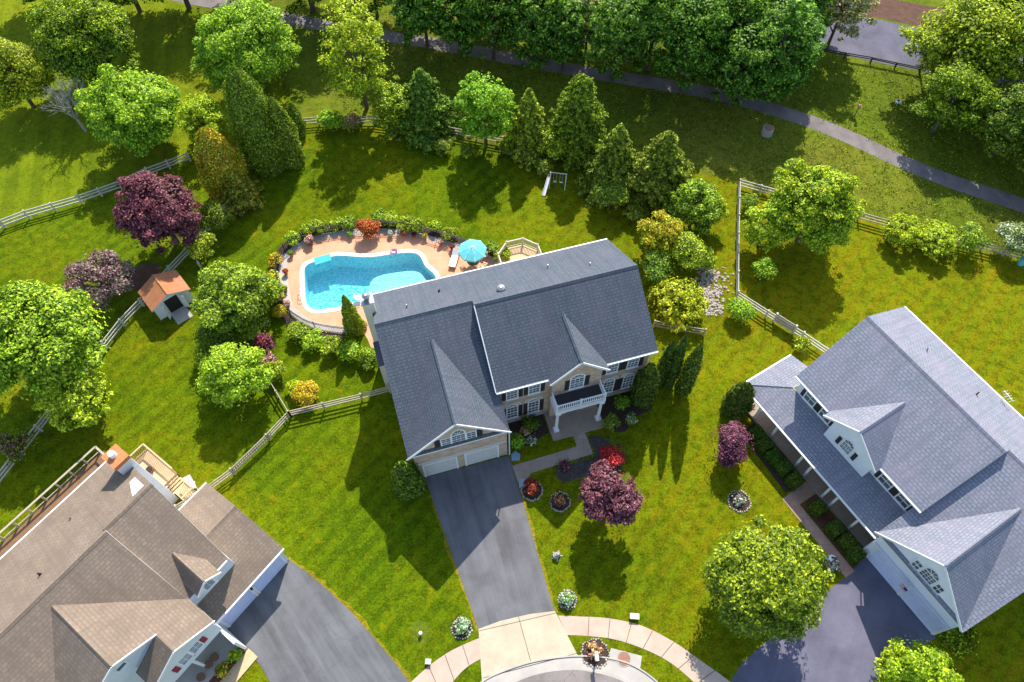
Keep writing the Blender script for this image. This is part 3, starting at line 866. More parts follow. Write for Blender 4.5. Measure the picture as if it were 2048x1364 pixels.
# walkway in front (own thing of the ground)
def hl(x, y, o=HO, yaw=HY):
    return Vector((o[0] + x * cos(yaw) - y * sin(yaw), o[1] + x * sin(yaw) + y * cos(yaw)))
sheet('front_walk', [hl(*p) for p in [(4.55, -2.76), (4.52, -3.72), (-1.05, -3.85), (-1.0, -5.5), (-.2, -5.3), (.2, -4.88), (5.6, -4.72), (5.6, -2.76)]], 0.020, 'walk')
sheet('front_bed', [hl(*p) for p in smooth_line([(-.9, -.1), (-.95, -2.3), (.6, -2.5), (2.7, -1.9), (2.7, -.1)], 1)], 0.008, 'mulch')
sheet('stone_bed', [hl(*p) for p in smooth_line([(5.7, -3.2), (6.6, -3.4), (7.4, -4.6), (7.6, -6.2), (6.4, -6.9), (4.5, -6.4), (2.6, -6.3), (2.2, -5.5), (3.4, -5.05), (5.7, -4.95)], 4, True)], 0.010, 'darkstone')
sheet('side_bed', [hl(*p) for p in smooth_line([(7.4, -.2), (7.5, -2.8), (8.8, -3.6), (10.0, -2.6), (11.8, -2.2), (12.2, -.2)], 3)], 0.008, 'mulch')

# ================================================================== right house
RO = Vector((25.28, 12.82, 0)); RY = radians(-58.7)
h = thing('white_sided_house', 'white sided house with blue-grey roof and long front porch, at the right edge', 'house', RO, RY)
MB().extrude_x([(5, 0), (16.2, 0), (16.2, 5.95), (10.7, 9.0), (5, 5.95)], -13.25, -1.25).build('main_wall', 'sid_white', h, recalc=True)
MB().extrude_x([(2.3, 0), (16.1, 0), (16.1, 5.9), (11.1, 8.7), (2.3, 4.0)], -1.24, 6.0).build('garage_wall', 'sid_white', h, recalc=True)
MB().extrude_y([(-1.24, 3.9), (6.0, 3.9), (6.0, 4.1), (2.3, 7.75), (-1.24, 4.25)], 2.3, 3.5).build('gable_wall', 'sid_white', h, recalc=True)
FM = (0, 4.6, 6.15, (9.3 - 6.15) / 6.1); FL = (0, 2.0, 4.2, (9.02 - 4.2) / 9.2)
m = MB()
m.slab([(-13.7, 4.6, 6.15), (-1.0, 4.6, 6.15), (-1.0, 10.7, 9.3), (-14.0, 10.7, 9.3)], .2, 0, 1)
m.slab([(-14.0, 10.7, 9.3), (-1.0, 10.7, 9.3), (-1.0, 16.6, 6.1), (-13.9, 16.6, 6.1)], .2, 0, 1)
m.build('main_roof', ['sh_right', 'white'], h)
m = MB()
m.slab([(-1.55, 2.0, 4.2), (6.35, 2.0, 4.2), (6.35, 11.2, 9.02), (-1.0, 11.2, 9.02), (-1.0, 4.8, 5.667), (-1.55, 4.8, 5.667)], .2, 0, 1)
m.slab([(-1.0, 11.2, 9.02), (6.35, 11.2, 9.02), (6.35, 16.6, 6.09), (-1.0, 16.6, 6.09)], .2, 0, 1)
m.build('garage_roof', ['sh_right', 'white'], h)
MB().extrude_x([(4.8, 5.5), (11.0, 8.8), (10.7, 9.1), (4.8, 6.05)], -1.2, -1.08).build('step_wall', 'sid_white', h, recalc=True)
ridge_cap(h, (-14.0, 10.7, 9.32), (-1.0, 10.7, 9.32), 'sh_right'); ridge_cap(h, (-1.0, 11.2, 9.04), (6.35, 11.2, 9.04), 'sh_right')
gable_roof(h, 2.3, 8.05, -1.65, 6.25, 4.16, 1.95, FL, 'garage_gable_roof', ['sh_right', 'white'])
# porch roof, hipped at its far end
PA = 3.05; PB = 4.0
m = MB()
m.slab([(-16.1, 2.3, PA), (-1.3, 2.3, PA), (-1.3, 4.98, PB), (-13.55, 4.98, PB)], .16, 0, 1)
m.slab([(-16.1, 7.6, PA), (-16.1, 2.3, PA), (-13.55, 4.98, PB), (-13.26, 7.6, PB)], .16, 0, 1)
m.build('porch_roof', ['sh_right', 'white'], h)
ridge_cap(h, (-16.1, 2.3, PA + .02), (-13.55, 4.98, PB + .02), 'sh_right', .26)
gutter(h, (-16.15, 2.23, PA - .08), (-1.3, 2.23, PA - .08)); gutter(h, (-16.17, 2.3, PA - .08), (-16.17, 7.6, PA - .08))
gutter(h, (-13.7, 4.53, 6.05), (-10.2, 4.53, 6.05)); gutter(h, (-4.9, 4.53, 6.05), (-1.0, 4.53, 6.05)); gutter(h, (-13.9, 16.67, 6.0), (6.35, 16.67, 6.0))
MB().box(-15.9, -1.3, 2.55, 2.75, 2.65, 2.88).build('porch_beam', 'white', h)
MB().box(-15.9, -1.25, 2.55, 4.99, 0, .25).build('porch_floor', 'walk', h)
MB().box(-15.9, -13.26, 4.99, 7.4, 0, .25).build('porch_floor', 'walk', h)
for x in (-15.75, -13.9, -11.9, -8.95, -7.95, -5.9, -5.05, -2.95):
    MB().box(x - .09, x + .09, 2.56, 2.74, .25, 2.66).build('porch_post', 'white', h)
# dormer standing on the porch roof
MB().extrude_y([(-9.3, 3.3), (-5.2, 3.3), (-5.2, 6.15), (-7.45, 7.95), (-9.3, 6.3)], 4.35, 7.0).build('dormer_wall', 'sid_white', h, recalc=True)
gable_roof(h, -7.45, 8.2, -10.1, -4.85, 6.18, 4.02, FM, 'dormer_roof', ['sh_right', 'white'])
window(h, -7.85, -7.0, 4.45, 5.35, 4.35, 4, 4, .5, .0)
for a in (-8.35, -6.75):
    MB().box(a, a + .3, 4.29, 4.34, 4.4, 5.4).build('shutter', 'shutter', h)
for x0 in (-4.45, -2.75, -12.4, -10.7):
    window(h, x0, x0 + .95, 4.25, 5.45, 5.0, 2, 2, 0, .32)
for x0 in (-12.2, -10.2, -3.6):
    window(h, x0, x0 + 1.0, .9, 2.3, 5.0, 3, 4, 0, .3, 'shutter_red')
dd = MB(); dd.box(-7.4, -6.4, 4.93, 5.02, .25, 2.35); dd.build('front_door', 'flagred', h)
gdoor(h, -.6, 2.5, .02, 2.4, 2.3, 'garage_b'); gdoor(h, 2.72, 5.78, .02, 2.4, 2.3, 'garage_b')
MB().box(-1.1, 5.95, 2.22, 2.31, 2.62, 2.72).build('lintel_band', 'bluewhite', h)
window(h, 1.25, 1.75, 4.4, 5.4, 2.3, 2, 2); window(h, 1.95, 2.95, 4.4, 5.4, 2.3, 4, 3, .6); window(h, 3.15, 3.65, 4.4, 5.4, 2.3, 2, 2)
f = MB(); f.tube((2.6, 2.25, 2.3), (2.55, 1.5, 3.0), .018); fo = f.build('flag_pole', 'white', h)
f = MB()
for k in range(7):
    f.box(1.98 , 2.56, 1.5 - .0, 1.515, 2.95 - .075 * (k + 1), 2.95 - .075 * k, 0 if k % 2 == 0 else 1)
f.box(2.28, 2.565, 1.494, 1.521, 2.65, 2.955, 2)
fl = f.build('flag', ['flagred', 'white', 'flagblue'], h); fl['label'] = 'small striped red, white and blue flag'
vent_pipe(h, -5.2, 14.0, 7.5, .4, .05, 'black'); vent_pipe(h, -9.8, 13.6, 7.75); vent_pipe(h, 2.8, 13.3, 7.87, .3, .06); MB().tube((-1.15, 1.9, 4.05), (-1.15, 2.2, .1), .05).build('downspout', 'white', h)
v = MB(); v.tube((-4.0, 16.4, 6.15), (-4.0, 16.4, 7.1), .03); v.tube((-4.4, 16.5, 7.0), (-3.5, 16.2, 7.15), .02)
for k in range(5): v.tube((-4.35 + .2 * k, 16.25 - .06 * k, 7.02), (-4.2 + .2 * k, 16.7 - .06 * k, 7.05), .012)
v.build('roof_antenna', 'white', h)

# walk, beds of the right house
rl = lambda x, y: hl(x, y, RO, RY)
sheet('red_walk', [rl(*p) for p in [(-7.4, -.05), (-.3, -.15), (-.3, .75), (-6.35, .8), (-6.35, 2.54), (-7.5, 2.54)]], 0.020, 'walk_red')
sheet('hedge_bed', [rl(*p) for p in [(-6.3, .85), (-.5, .8), (-.7, 2.5), (-6.3, 2.5)]], 0.008, 'mulch_red')
sheet('hedge_bed_far', [rl(*p) for p in [(-13.6, .9), (-7.6, .5), (-7.6, 2.5), (-13.6, 2.5)]], 0.008, 'mulch')

# ================================================================== left house
LO = Vector((-17.26, 14.906, 0)); LY = radians(53)
h = thing('taupe_roofed_house', 'grey sided house with faded taupe roof, in the lower left corner', 'house', LO, LY)
MB().extrude_x([(-.35, 0), (7.3, 0), (7.3, 3.0), (3.55, 4.75), (-.35, 3.05)], -6.4, -.15).build('garage_wall', 'sid_grey', h, recalc=True)
MB().extrude_x([(1.0, 0), (12.8, 0), (12.8, 5.8), (7.0, 8.95), (1.0, 5.75)], -16.5, -2.75).build('main_wall', 'sid_grey', h, recalc=True)
FM1 = (0, .75, 6.0, (9.35 - 6.0) / 6.3); FM2 = (0, .75, 6.0, (9.5 - 6.0) / 5.95)
m = MB()
m.slab([(-6.45, -.62, 3.15), (.1, -.62, 3.15), (.1, 3.55, 5.02), (-6.45, 3.55, 5.02)], .18, 0, 1)
m.slab([(-3.0, 3.55, 5.02), (.1, 3.55, 5.02), (.1, 7.65, 3.1), (-3.0, 7.65, 3.1)], .18, 0, 1)
m.build('garage_roof', ['sh_left', 'white'], h)
m = MB()
m.slab([(-6.3, .75, 6.0), (-2.75, .75, 6.0), (-2.35, 7.05, 9.35), (-6.3, 7.05, 9.35)], .2, 0, 1)
m.slab([(-16.8, .75, 6.0), (-6.2, .75, 6.0), (-6.2, 6.7, 9.5), (-16.8, 6.7, 9.5)], .2, 0, 1)
m.slab([(-16.8, 6.7, 9.5), (-6.2, 6.7, 9.5), (-6.2, 13.1, 6.05), (-16.8, 13.1, 6.05)], .2, 0, 1)
m.slab([(-6.2, 7.05, 9.35), (-2.35, 7.05, 9.35), (-2.35, 13.1, 6.05), (-6.2, 13.1, 6.05)], .2, 0, 1)
m.build('main_roof', ['sh_left', 'white'], h)
ridge_cap(h, (-6.25, 7.05, 9.37), (-2.35, 7.05, 9.37), 'sh_left'); ridge_cap(h, (-16.8, 6.7, 9.52), (-6.2, 6.7, 9.52), 'sh_left')
ridge_cap(h, (-6.4, 3.55, 5.04), (.1, 3.55, 5.04), 'sh_left')
# nested front gables sharing the right-hand slope
sl = (9.05 - 6.0) / 5.15
gz = lambda x: 6.0 + (-6.1 - x) * sl
yb = .75 + 3.05 / FM2[3]
m = MB()
m.slab([(-11.25, .1, 9.05), (-8.7, .1, gz(-8.7)), (-8.7, -1.6, gz(-8.7)), (-6.1, -1.6, 6.0), (-6.1, .78, 6.0), (-11.25, yb, 9.05)], .12, 0, 1)
m.slab([(-11.25, yb, 9.05), (-16.4, .78, 6.0), (-16.4, .1, 6.0), (-11.25, .1, 9.05)], .12, 0, 1)
m.slab([(-8.7, .1, gz(-8.7)), (-11.2, .1, gz(-8.7) - 1.77), (-11.2, -1.6, gz(-8.7) - 1.77), (-8.7, -1.6, gz(-8.7))], .12, 0, 1)
m.build('front_gable_roof', ['sh_left', 'white'], h)
ridge_cap(h, (-11.25, .1, 9.07), (-11.25, yb - .1, 9.07), 'sh_left', .3)
MB().extrude_y([(-16.2, 5.7), (-6.3, 5.7), (-11.25, 8.8)], .35, .75).build('gable_wall', 'sid_grey', h, recalc=True)
MB().extrude_y([(-11.0, 2.9), (-6.35, 2.9), (-6.35, 5.9), (-8.7, 7.25), (-11.0, 5.6)], -1.2, 1.0).build('front_bay_wall', 'sid_grey', h, recalc=True)
m = MB(); m.beam((-8.7, -1.64, gz(-8.7) - .1), (-6.08, -1.64, 5.9), .06, .2); m.beam((-8.7, -1.64, gz(-8.7) - .1), (-11.2, -1.64, gz(-8.7) - 1.85), .06, .2); m.beam((-11.25, .05, 8.95), (-8.7, .05, gz(-8.7) - .1), .06, .2); m.beam((-11.25, .05, 8.95), (-16.4, .05, 5.9), .06, .2)
m.build('rake_board', 'white', h)
for x0 in (-8.45, -9.35):
    window(h, x0, x0 + .72, 3.75, 4.85, -1.2, 2, 4)
for a in (-7.65, -9.95):
    MB().box(a, a + .36, -1.26, -1.19, 3.75, 4.7).build('shutter', 'shutter_red', h)
window(h, -11.5, -10.9, 7.2, 7.7, .35, 1, 1)
# dormer
MB().extrude_y([(-5.35, 5.4), (-4.05, 5.4), (-4.05, 6.55), (-4.7, 7.1), (-5.35, 6.55)], .45, 3.0).build('dormer_wall', 'sid_grey', h, recalc=True)
gable_roof(h, -4.7, 7.4, -5.65, -3.7, 6.5, .2, FM1, 'dormer_roof', ['sh_left', 'white'])
window(h, -5.05, -4.35, 5.6, 6.5, .45, 2, 3)
m = MB(); m.box(-6.2, -5.65, .68, .78, 5.85, 5.95); m.beam((-6.3, .68, 5.9), (-5.6, .68, 5.9), .1, .12); m.beam((-3.75, .68, 5.9), (-2.9, .68, 5.9), .1, .12); m.build('gutter', 'white', h)
gutter(h, (-6.45, -.68, 3.05), (.1, -.68, 3.05)); gutter(h, (-3.0, 7.72, 3.0), (.1, 7.72, 3.0)); gutter(h, (-16.8, 13.17, 5.95), (-2.95, 13.17, 5.95))
gdoor(h, -3.15, -.5, .02, 2.25, -.35, 'bluewhite'); gdoor(h, -6.1, -3.5, .02, 2.25, -.35, 'bluewhite')
m = MB(); m.box(-3.4, -3.25, -.55, -.36, 1.9, 2.15); m.build('wall_lamp', 'black', h)
# front porch
MB().box(-12.5, -6.45, -2.55, .99, 0, .18).build('porch_floor', 'conc_grey', h)
MB().box(-12.5, -6.4, -3.55, -2.6, 0, .10).build('porch_step', 'wood', h)
MB().box(-6.6, -6.42, -2.5, -.36, .18, 2.7).build('porch_side_wall', 'white', h)
for x in (-11.5, -9.0):
    MB().box(x - .09, x + .09, -1.15, -.97, .18, 2.9).build('porch_post', 'white', h)
# chimney on the back slope
c = MB(); c.box(-3.15, -2.0, 10.15, 11.5, 0, 8.7); c.build('chimney_chase', 'sid_grey', h)
c = MB(); c.box(-3.2, -1.95, 10.1, 11.55, 8.7, 9.1); c.build('chimney_top', 'orange', h)
c = MB(); c.tube((-2.6, 10.95, 9.1), (-2.6, 10.95, 9.5), .26, .24, 16); c.build('chimney_pot', 'white', h)
c = MB(); zz = lambda y: 9.35 - (y - 7.05) * (3.3 / 6.05) + .03
c.slab([(-3.7, 7.5, zz(7.5)), (-2.75, 7.5, zz(7.5)), (-2.75, 9.0, zz(9.0)), (-3.2, 9.0, zz(9.0))], .02); c.build('roof_flashing', 'white', h)
vent_pipe(h, -13.6, 9.6, 7.95); vent_pipe(h, -7.3, 10.8, 7.35, .2); vent_pipe(h, -10.6, 8.4, 8.6, .3, .06, 'black')
# back deck
MB().box(-13.5, -3.2, 12.82, 17.7, .85, 1.0).build('back_deck_floor', 'wood_brown', h)
m = MB(); m.beam((-13.5, 17.75, 1.95), (-3.15, 17.75, 1.95), .16, .06); m.beam((-3.15, 17.75, 1.95), (-3.15, 15.9, 1.95), .16, .06); m.beam((-13.5, 17.75, 1.15), (-3.15, 17.75, 1.15), .06, .06)
for k in range(9): m.box(-13.4 + k * 1.27, -13.28 + k * 1.27, 17.69, 17.81, 0, 1.95)
m.build('deck_railing', 'fence', h)
m = MB(); m.beam((-9.2, 16.3, 1.03), (-5.0, 16.3, 1.03), .1, .06); m.beam((-9.2, 15.6, 1.03), (-5.0, 15.6, 1.03), .1, .06)
for k in range(14): m.box(-9.1 + k * .31, -9.0 + k * .31, 15.6, 16.3, 1.06, 1.12)
m.build('slatted_bench', 'fence_pale', h)
#SPLIT3
# ================================================================== pool
pool = thing('swimming_pool', 'freeform swimming pool with turquoise water and white coping', 'pool', (pool_c.x, pool_c.y, 0))
pr_ = [p - pool_c for p in pool_xy]
def pflat(ring, z, mat, name, par, holes=(), thick=0.0):
    o = sheet(name, ring, z, mat, None, holes=holes, thick=thick); o.parent = par; return o
b = MB(); n = len(pr_)
for i in range(n):
    p, q = pr_[i], pr_[(i + 1) % n]
    if sg > 0: p, q = q, p
    b.poly([(p.x, p.y, -2.0), (p.x, p.y, .03), (q.x, q.y, .03), (q.x, q.y, -2.0)])
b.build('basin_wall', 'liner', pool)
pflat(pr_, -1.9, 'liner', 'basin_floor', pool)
pflat([p * .985 for p in pr_], -.12, 'water', 'water', pool)
led = [p - pool_c for p in smooth_line(gp([(748, 560), (790, 548), (835, 545), (856, 562), (860, 588), (800, 612), (745, 615), (738, 590)], -1), 4, True)]
led = [p * .97 for p in led]
inner = [p * .97 for p in pr_]
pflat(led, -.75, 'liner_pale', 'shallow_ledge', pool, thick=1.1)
outer = offset_ring(pr_, .38 * sg); 
pflat(outer, .05, 'coping', 'coping', pool, holes=[offset_ring(pr_, -.02 * sg)], thick=.1)
spa = [p - pool_c for p in gp([(628, 517), (660, 508), (664, 521), (631, 531)])]
pflat([p * 1.0 for p in spa], .075, 'teal', 'spa_cover', pool, thick=.05)
deck_px = [(557, 541), (563, 517), (577, 500), (597, 486), (626, 473), (664, 464), (705, 459), (749, 457), (793, 458), (837, 466), (875, 476), (916, 489), (952, 500), (984, 514), (1002, 530), (1010, 570), (900, 640), (760, 700), (729, 668), (688, 668), (632, 659), (600, 644), (576, 624), (566, 600), (560, 566)]
deck_xy = smooth_line(gp(deck_px), 3, True)
sheet('pool_deck', deck_xy, 0.030, 'deck', holes=[pool_xy], thick=.03)
deck_c = sum(deck_xy, Vector((0, 0))) / len(deck_xy)
rim = deck_xy[-6 * 3 - 2:] + deck_xy[:15 * 3 - 2]
ia = [p + (deck_c - p).normalized() * .75 for p in rim]
sheet('deck_edging', rim + ia[::-1], 0.034, 'conc_grey')
pf = thing('pool_fence', 'low black metal fence curving round the pool deck', 'fence', (deck_c.x, deck_c.y, 0))
fr = [p - deck_c for p in rim]
a = MB()
for p, q in zip(fr[:-1], fr[1:]):
    for z in (1.15, .95, .15): a.beam((p.x, p.y, z), (q.x, q.y, z), .04, .04)
    L = (q - p).length; k = max(1, int(L / .14))
    for j in range(k):
        c = p.lerp(q, j / k); a.box(c.x - .01, c.x + .01, c.y - .01, c.y + .01, .05, 1.15)
a.build('railing', 'black', pf)
acc = 0
for i, p in enumerate(fr):
    if i % 5 == 0: MB().box(p.x - .035, p.x + .035, p.y - .035, p.y + .035, 0, 1.3).build('post', 'black', pf)

# ------------------------------------------------------------------ patio furniture
def flat_thing(name, label, cat, px, py, z=0, yaw=0, group=None):
    p = G(px, py, z); return thing(name, label, cat, (p.x, p.y, z), radians(yaw), group)
u = flat_thing('patio_umbrella', 'turquoise octagonal umbrella open over the patio table', 'umbrella', 947, 528)
m = MB()
R = 1.35
for k in range(8):
    a0 = pi / 4 * k + .2; a1 = a0 + pi / 4
    p0 = (R * cos(a0), R * sin(a0), 2.15); p1 = (R * cos(a1), R * sin(a1), 2.15)
    mid = ((p0[0] + p1[0]) / 2 * .62, (p0[1] + p1[1]) / 2 * .62, 2.36); top = (0, 0, 2.65)
    m.poly([top, (p0[0] * .5, p0[1] * .5, 2.44), mid]); m.poly([top, mid, (p1[0] * .5, p1[1] * .5, 2.44)])
    m.poly([(p0[0] * .5, p0[1] * .5, 2.44), p0, p1, (p1[0] * .5, p1[1] * .5, 2.44), mid])
    m.poly([p0, (p0[0], p0[1], 1.98), (p1[0], p1[1], 1.98), p1])
m.build('canopy', 'turq', u)
m = MB()
for k in range(8):
    a0 = pi / 4 * k + .2; m.beam((0, 0, 2.66), (R * cos(a0), R * sin(a0), 2.16), .025, .02)
m.build('ribs', 'white', u)
MB().tube((0, 0, 0.03), (0, 0, 2.75), .03).build('pole', 'metal', u)
t = flat_thing('patio_table', 'round glass patio table under the turquoise umbrella', 'table', 947, 530)
m = MB(); m.tube((0, 0, .70), (0, 0, .73), .62, .62, 24); m.build('table_top', 'glass', t)
for k in range(4):
    q = pi / 2 * k + .5; MB().beam((.5 * cos(q), .5 * sin(q), .03), (.3 * cos(q), .3 * sin(q), .7), .04, .04).build('leg', 'metal', t)
def chair(px, py, yaw, label, mat='offwhite', group='chairs round the patio table'):
    c = flat_thing('patio_chair', label, 'chair', px, py, 0, yaw, group)
    MB().box(-.26, .26, -.26, .26, .40, .46).build('seat', mat, c)
    m = MB(); m.slab([(-.26, .24, .9), (.26, .24, .9), (.26, .30, .9), (-.26, .30, .9)], .46); m.build('backrest', mat, c)
    for sx in (-1, 1):
        for sy in (-1, 1): MB().beam((sx * .24, sy * .24, .03), (sx * .22, sy * .22, .42), .035, .035).build('leg', 'metal', c)
        MB().box(sx * .29 - .02, sx * .29 + .02, -.24, .26, .60, .64).build('armrest', 'metal', c)
chair(968, 516, -50, 'cream patio chair right of the umbrella table, beside the fence')
chair(929, 545, 130, 'cream patio chair at the lower left of the umbrella table', 'wood')
chair(968, 538, 240, 'brown patio chair tucked between umbrella table and roof edge', 'wood')
chair(717, 600, 100, 'white chair on the pool deck beside the chimney', 'white', 'loose chairs on the pool deck')
def lounger(px, py, yaw, label):
    c = flat_thing('sun_lounger', label, 'lounger', px, py, 0, yaw, 'sun loungers by the pool')
    m = MB(); m.box(-.32, .32, -.95, .35, .30, .40); m.build('cushion', 'white', c)
    m = MB(); m.slab([(-.32, .35, .40), (.32, .35, .40), (.32, .90, .78), (-.32, .90, .78)], .1); m.build('backrest', 'white', c)
    m = MB(); m.box(-.34, .34, -.97, .9, .24, .30)
    m.build('frame', 'terracotta', c)
    for sx in (-1, 1):
        for y in (-.85, .8): MB().box(sx * .3 - .03, sx * .3 + .03, y - .03, y + .03, .03, .24).build('leg', 'terracotta', c)
lounger(909, 522, -12, 'white cushioned lounger on the deck, nearest the pool')
c = flat_thing('pool_float', 'small pink inflatable float at the pool edge', 'float', 788, 504)
m = MB()
for k in range(12):
    a0 = 2 * pi * k / 12; a1 = 2 * pi * (k + 1) / 12; m.tube((.28 * cos(a0), .28 * sin(a0), .12), (.28 * cos(a1), .28 * sin(a1), .12), .09, .09, 8)
m.build('ring', 'pink', c); MB().tube((.25, 0, .12), (.3, .05, .55), .05, .04).build('neck', 'pink', c)
lad = flat_thing('pool_handrail', 'white curved handrail at the left end of the pool', 'handrail', 604, 592)
m = MB()
for sx in (-.22, .22):
    pts = [(0.35, sx, -.3), (.35, sx, .5), (.15, sx, .72), (-.15, sx, .7), (-.3, sx, .4), (-.3, sx, .03)]
    for p, q in zip(pts[:-1], pts[1:]): m.tube(p, q, .025)
m.build('rail', 'white', lad)

# potted plants are added with the vegetation below

# ================================================================== shed
c0 = G(346, 606, 0)
S = thing('garden_shed', 'small white shed with orange shingle roof and open double doors', 'shed', (c0.x, c0.y, 0), radians(40))
MB().extrude_y([(-1.65, 0), (1.65, 0), (1.65, 1.95), (0, 2.75), (-1.65, 1.95)], -1.0, 1.35).build('wall', 'sid_white', S, recalc=True)
m = MB()
m.slab([(-1.9, -1.3, 1.92), (0, -1.3, 2.86), (0, 1.5, 2.86), (-1.9, 1.5, 1.92)], .1, 0, 1); m.slab([(0, -1.3, 2.86), (1.9, -1.3, 1.92), (1.9, 1.5, 1.92), (0, 1.5, 2.86)], .1, 0, 1)
m.build('roof', ['shedroof', 'white'], S); ridge_cap(S, (0, -1.3, 2.88), (0, 1.5, 2.88), 'shedroof', .25)
MB().box(-.62, .62, -1.012, -.99, .05, 1.95).build('doorway', 'black', S)
for sx in (-1, 1):
    d = MB(); p = (sx * .64, -1.03); q = (sx * 1.02, -1.55)
    d.beam((p[0], p[1], 1.0), (q[0], q[1], 1.0), .05, 1.85)
    for z in (.15, 1.0, 1.85): d.beam((p[0], p[1] - .02, z), (q[0], q[1] - .02, z), .07, .07)
    d.build('door', 'white', S)
m = MB(); m.poly([(-.75, -1.02, .14), (-.75, -2.5, .02), (.75, -2.5, .02), (.75, -1.02, .14)]); m.poly([(-.75, -1.02, .14), (-.75, -1.02, 0), (-.75, -2.5, 0), (-.75, -2.5, .02)]); m.poly([(.75, -2.5, .02), (.75, -2.5, 0), (.75, -1.02, 0), (.75, -1.02, .14)])
m.build('ramp', 'conc_grey', S)
for x in (-1.66, 1.66): MB().box(x - .05, x + .05, -1.03, -.95, 0, 1.95).build('corner_board', 'white', S)
sheet('shed_patch', smooth_line(gp([(255, 545), (290, 528), (322, 534), (300, 570), (262, 580)]), 4, True), 0.006, 'litter')

# ================================================================== fences
def rail_fence(name, label, pts, mat='fence', spacing=2.6, heights=(.35, .72, 1.08), ph=1.25, posts=None, rw=.13):
    P = [G(a, b) for a, b in pts]
    o = P[0]; f = thing(name, label, 'fence', (o.x, o.y, 0))
    Q = [Vector((p.x - o.x, p.y - o.y, 0)) for p in P]
    rails = [MB() for _ in heights]
    for a, b in zip(Q[:-1], Q[1:]):
        L = (b - a).length; k = max(1, round(L / spacing)); d = (b - a).normalized()
        for j in range(k):
            p = a.lerp(b, j / k); q = a.lerp(b, (j + 1) / k)
            for r_, z in zip(rails, heights):
                j1 = rnd.uniform(-.02, .02); j2 = rnd.uniform(-.02, .02)
                r_.beam((p.x, p.y, z + j1), (q.x, q.y, z + j2), .06, rw)
            pm = MB(); pm.box(p.x - .07, p.x + .07, p.y - .07, p.y + .07, 0, ph + rnd.uniform(-.03, .05))
            pm.build('post', mat, f)
    p = Q[-1]; MB().box(p.x - .07, p.x + .07, p.y - .07, p.y + .07, 0, ph).build('post', mat, f)
    for r_ in rails: r_.build('rail', mat, f)
    return f
rail_fence('rail_fence', 'long pale rail fence along the mown field, upper left', [(-60, 520), (12, 455), (60, 437), (165, 407), (245, 378), (300, 352), (382, 322)], 'fence_pale')
rail_fence('rail_fence', 'grey rail fence running diagonally past the garden shed', [(505, 375), (440, 440), (387, 503), (345, 548), (288, 612), (250, 652), (215, 697), (160, 765), (85, 862), (40, 920), (-60, 1050)], 'fence_pale')
rail_fence('rail_fence', 'weathered rail fence behind the garden conifers', [(500, 305), (585, 255), (640, 250), (750, 248), (900, 270), (1060, 300), (1180, 325), (1290, 345), (1380, 400)], 'fence')
rail_fence('rail_fence', 'rail fence seen edge-on between lime tree and golden shrub', [(490, 680), (535, 755), (583, 834)], 'fence')
rail_fence('rail_fence', 'short rail fence joining the left gable of the brick house', [(583, 834), (650, 818), (725, 800), (781, 785)], 'fence')
lf = rail_fence('rail_fence', 'rail fence with a lattice stretch, dropping toward the taupe roofed house', [(583, 834), (540, 880), (470, 948), (420, 985), (362, 1020)], 'fence')
# lattice panel on that fence
A = G(548, 872) - G(583, 834); B = G(465, 952) - G(583, 834); m = MB(); L = (B - A).length; d = (B - A).normalized(); nn = Vector((-d.y, d.x, 0)) * .07
k = int(L / .22)
for j in range(k):
    s0 = A + d * (j * .22) + nn
    e0 = s0 + d * min(.5, L - j * .22)
    m.beam((s0.x, s0.y, .15), (e0.x, e0.y, 1.2), .03, .05); m.beam((s0.x, s0.y, 1.2), (e0.x, e0.y, .15), .03, .05)
m.build('lattice', 'fence', lf)
rail_fence('rail_fence', 'cream rail fence round the right garden, from its top corner down to the house', [(1560, 398), (1475, 375), (1472, 480), (1471, 597), (1530, 635), (1600, 678), (1665, 722)], 'fence_pale')
rail_fence('rail_fence', 'rail fence behind the lime hedge shrubs at the right edge', [(1560, 398), (1640, 420), (1715, 440), (1775, 457), (1870, 478), (1960, 500), (2048, 524), (2150, 550)], 'fence')
rail_fence('rail_fence', 'short rail fence below the round lime shrub beside the brick house', [(1306, 655), (1355, 664), (1406, 672)], 'fence')
g = flat_thing('fence_gate', 'solid pale panel gate set in the cream rail fence', 'gate', 1563, 655, 0, 0)
A = G(1546, 643); B = G(1584, 667); c = G(1563, 655)
m = MB(); m.beam((A.x - c.x, A.y - c.y, .75), (B.x - c.x, B.y - c.y, .75), .06, 1.1); m.build('panel', 'fence', g)
for P_ in (A, B): MB().box(P_.x - c.x - .08, P_.x - c.x + .08, P_.y - c.y - .08, P_.y - c.y + .08, 0, 1.4).build('post', 'fence_pale', g)
gf = rail_fence('wire_fence', 'thin pale wire fence beside the shed fence corner', [(385, 500), (402, 535)], 'fence_pale', 1.6, (.95,), 1.0, rw=.05)
rail_fence('guard_rail', 'dark guard rail along the near side of the road', [(1635, 108), (1740, 126), (1838, 147)], 'black', 3.0, (.55, .75), .8)
rail_fence('guard_rail', 'pale guard rail glimpsed behind the roadside trees', [(1960, 172), (2048, 190), (2150, 215)], 'metal', 3.0, (.6,), .75, rw=.25)

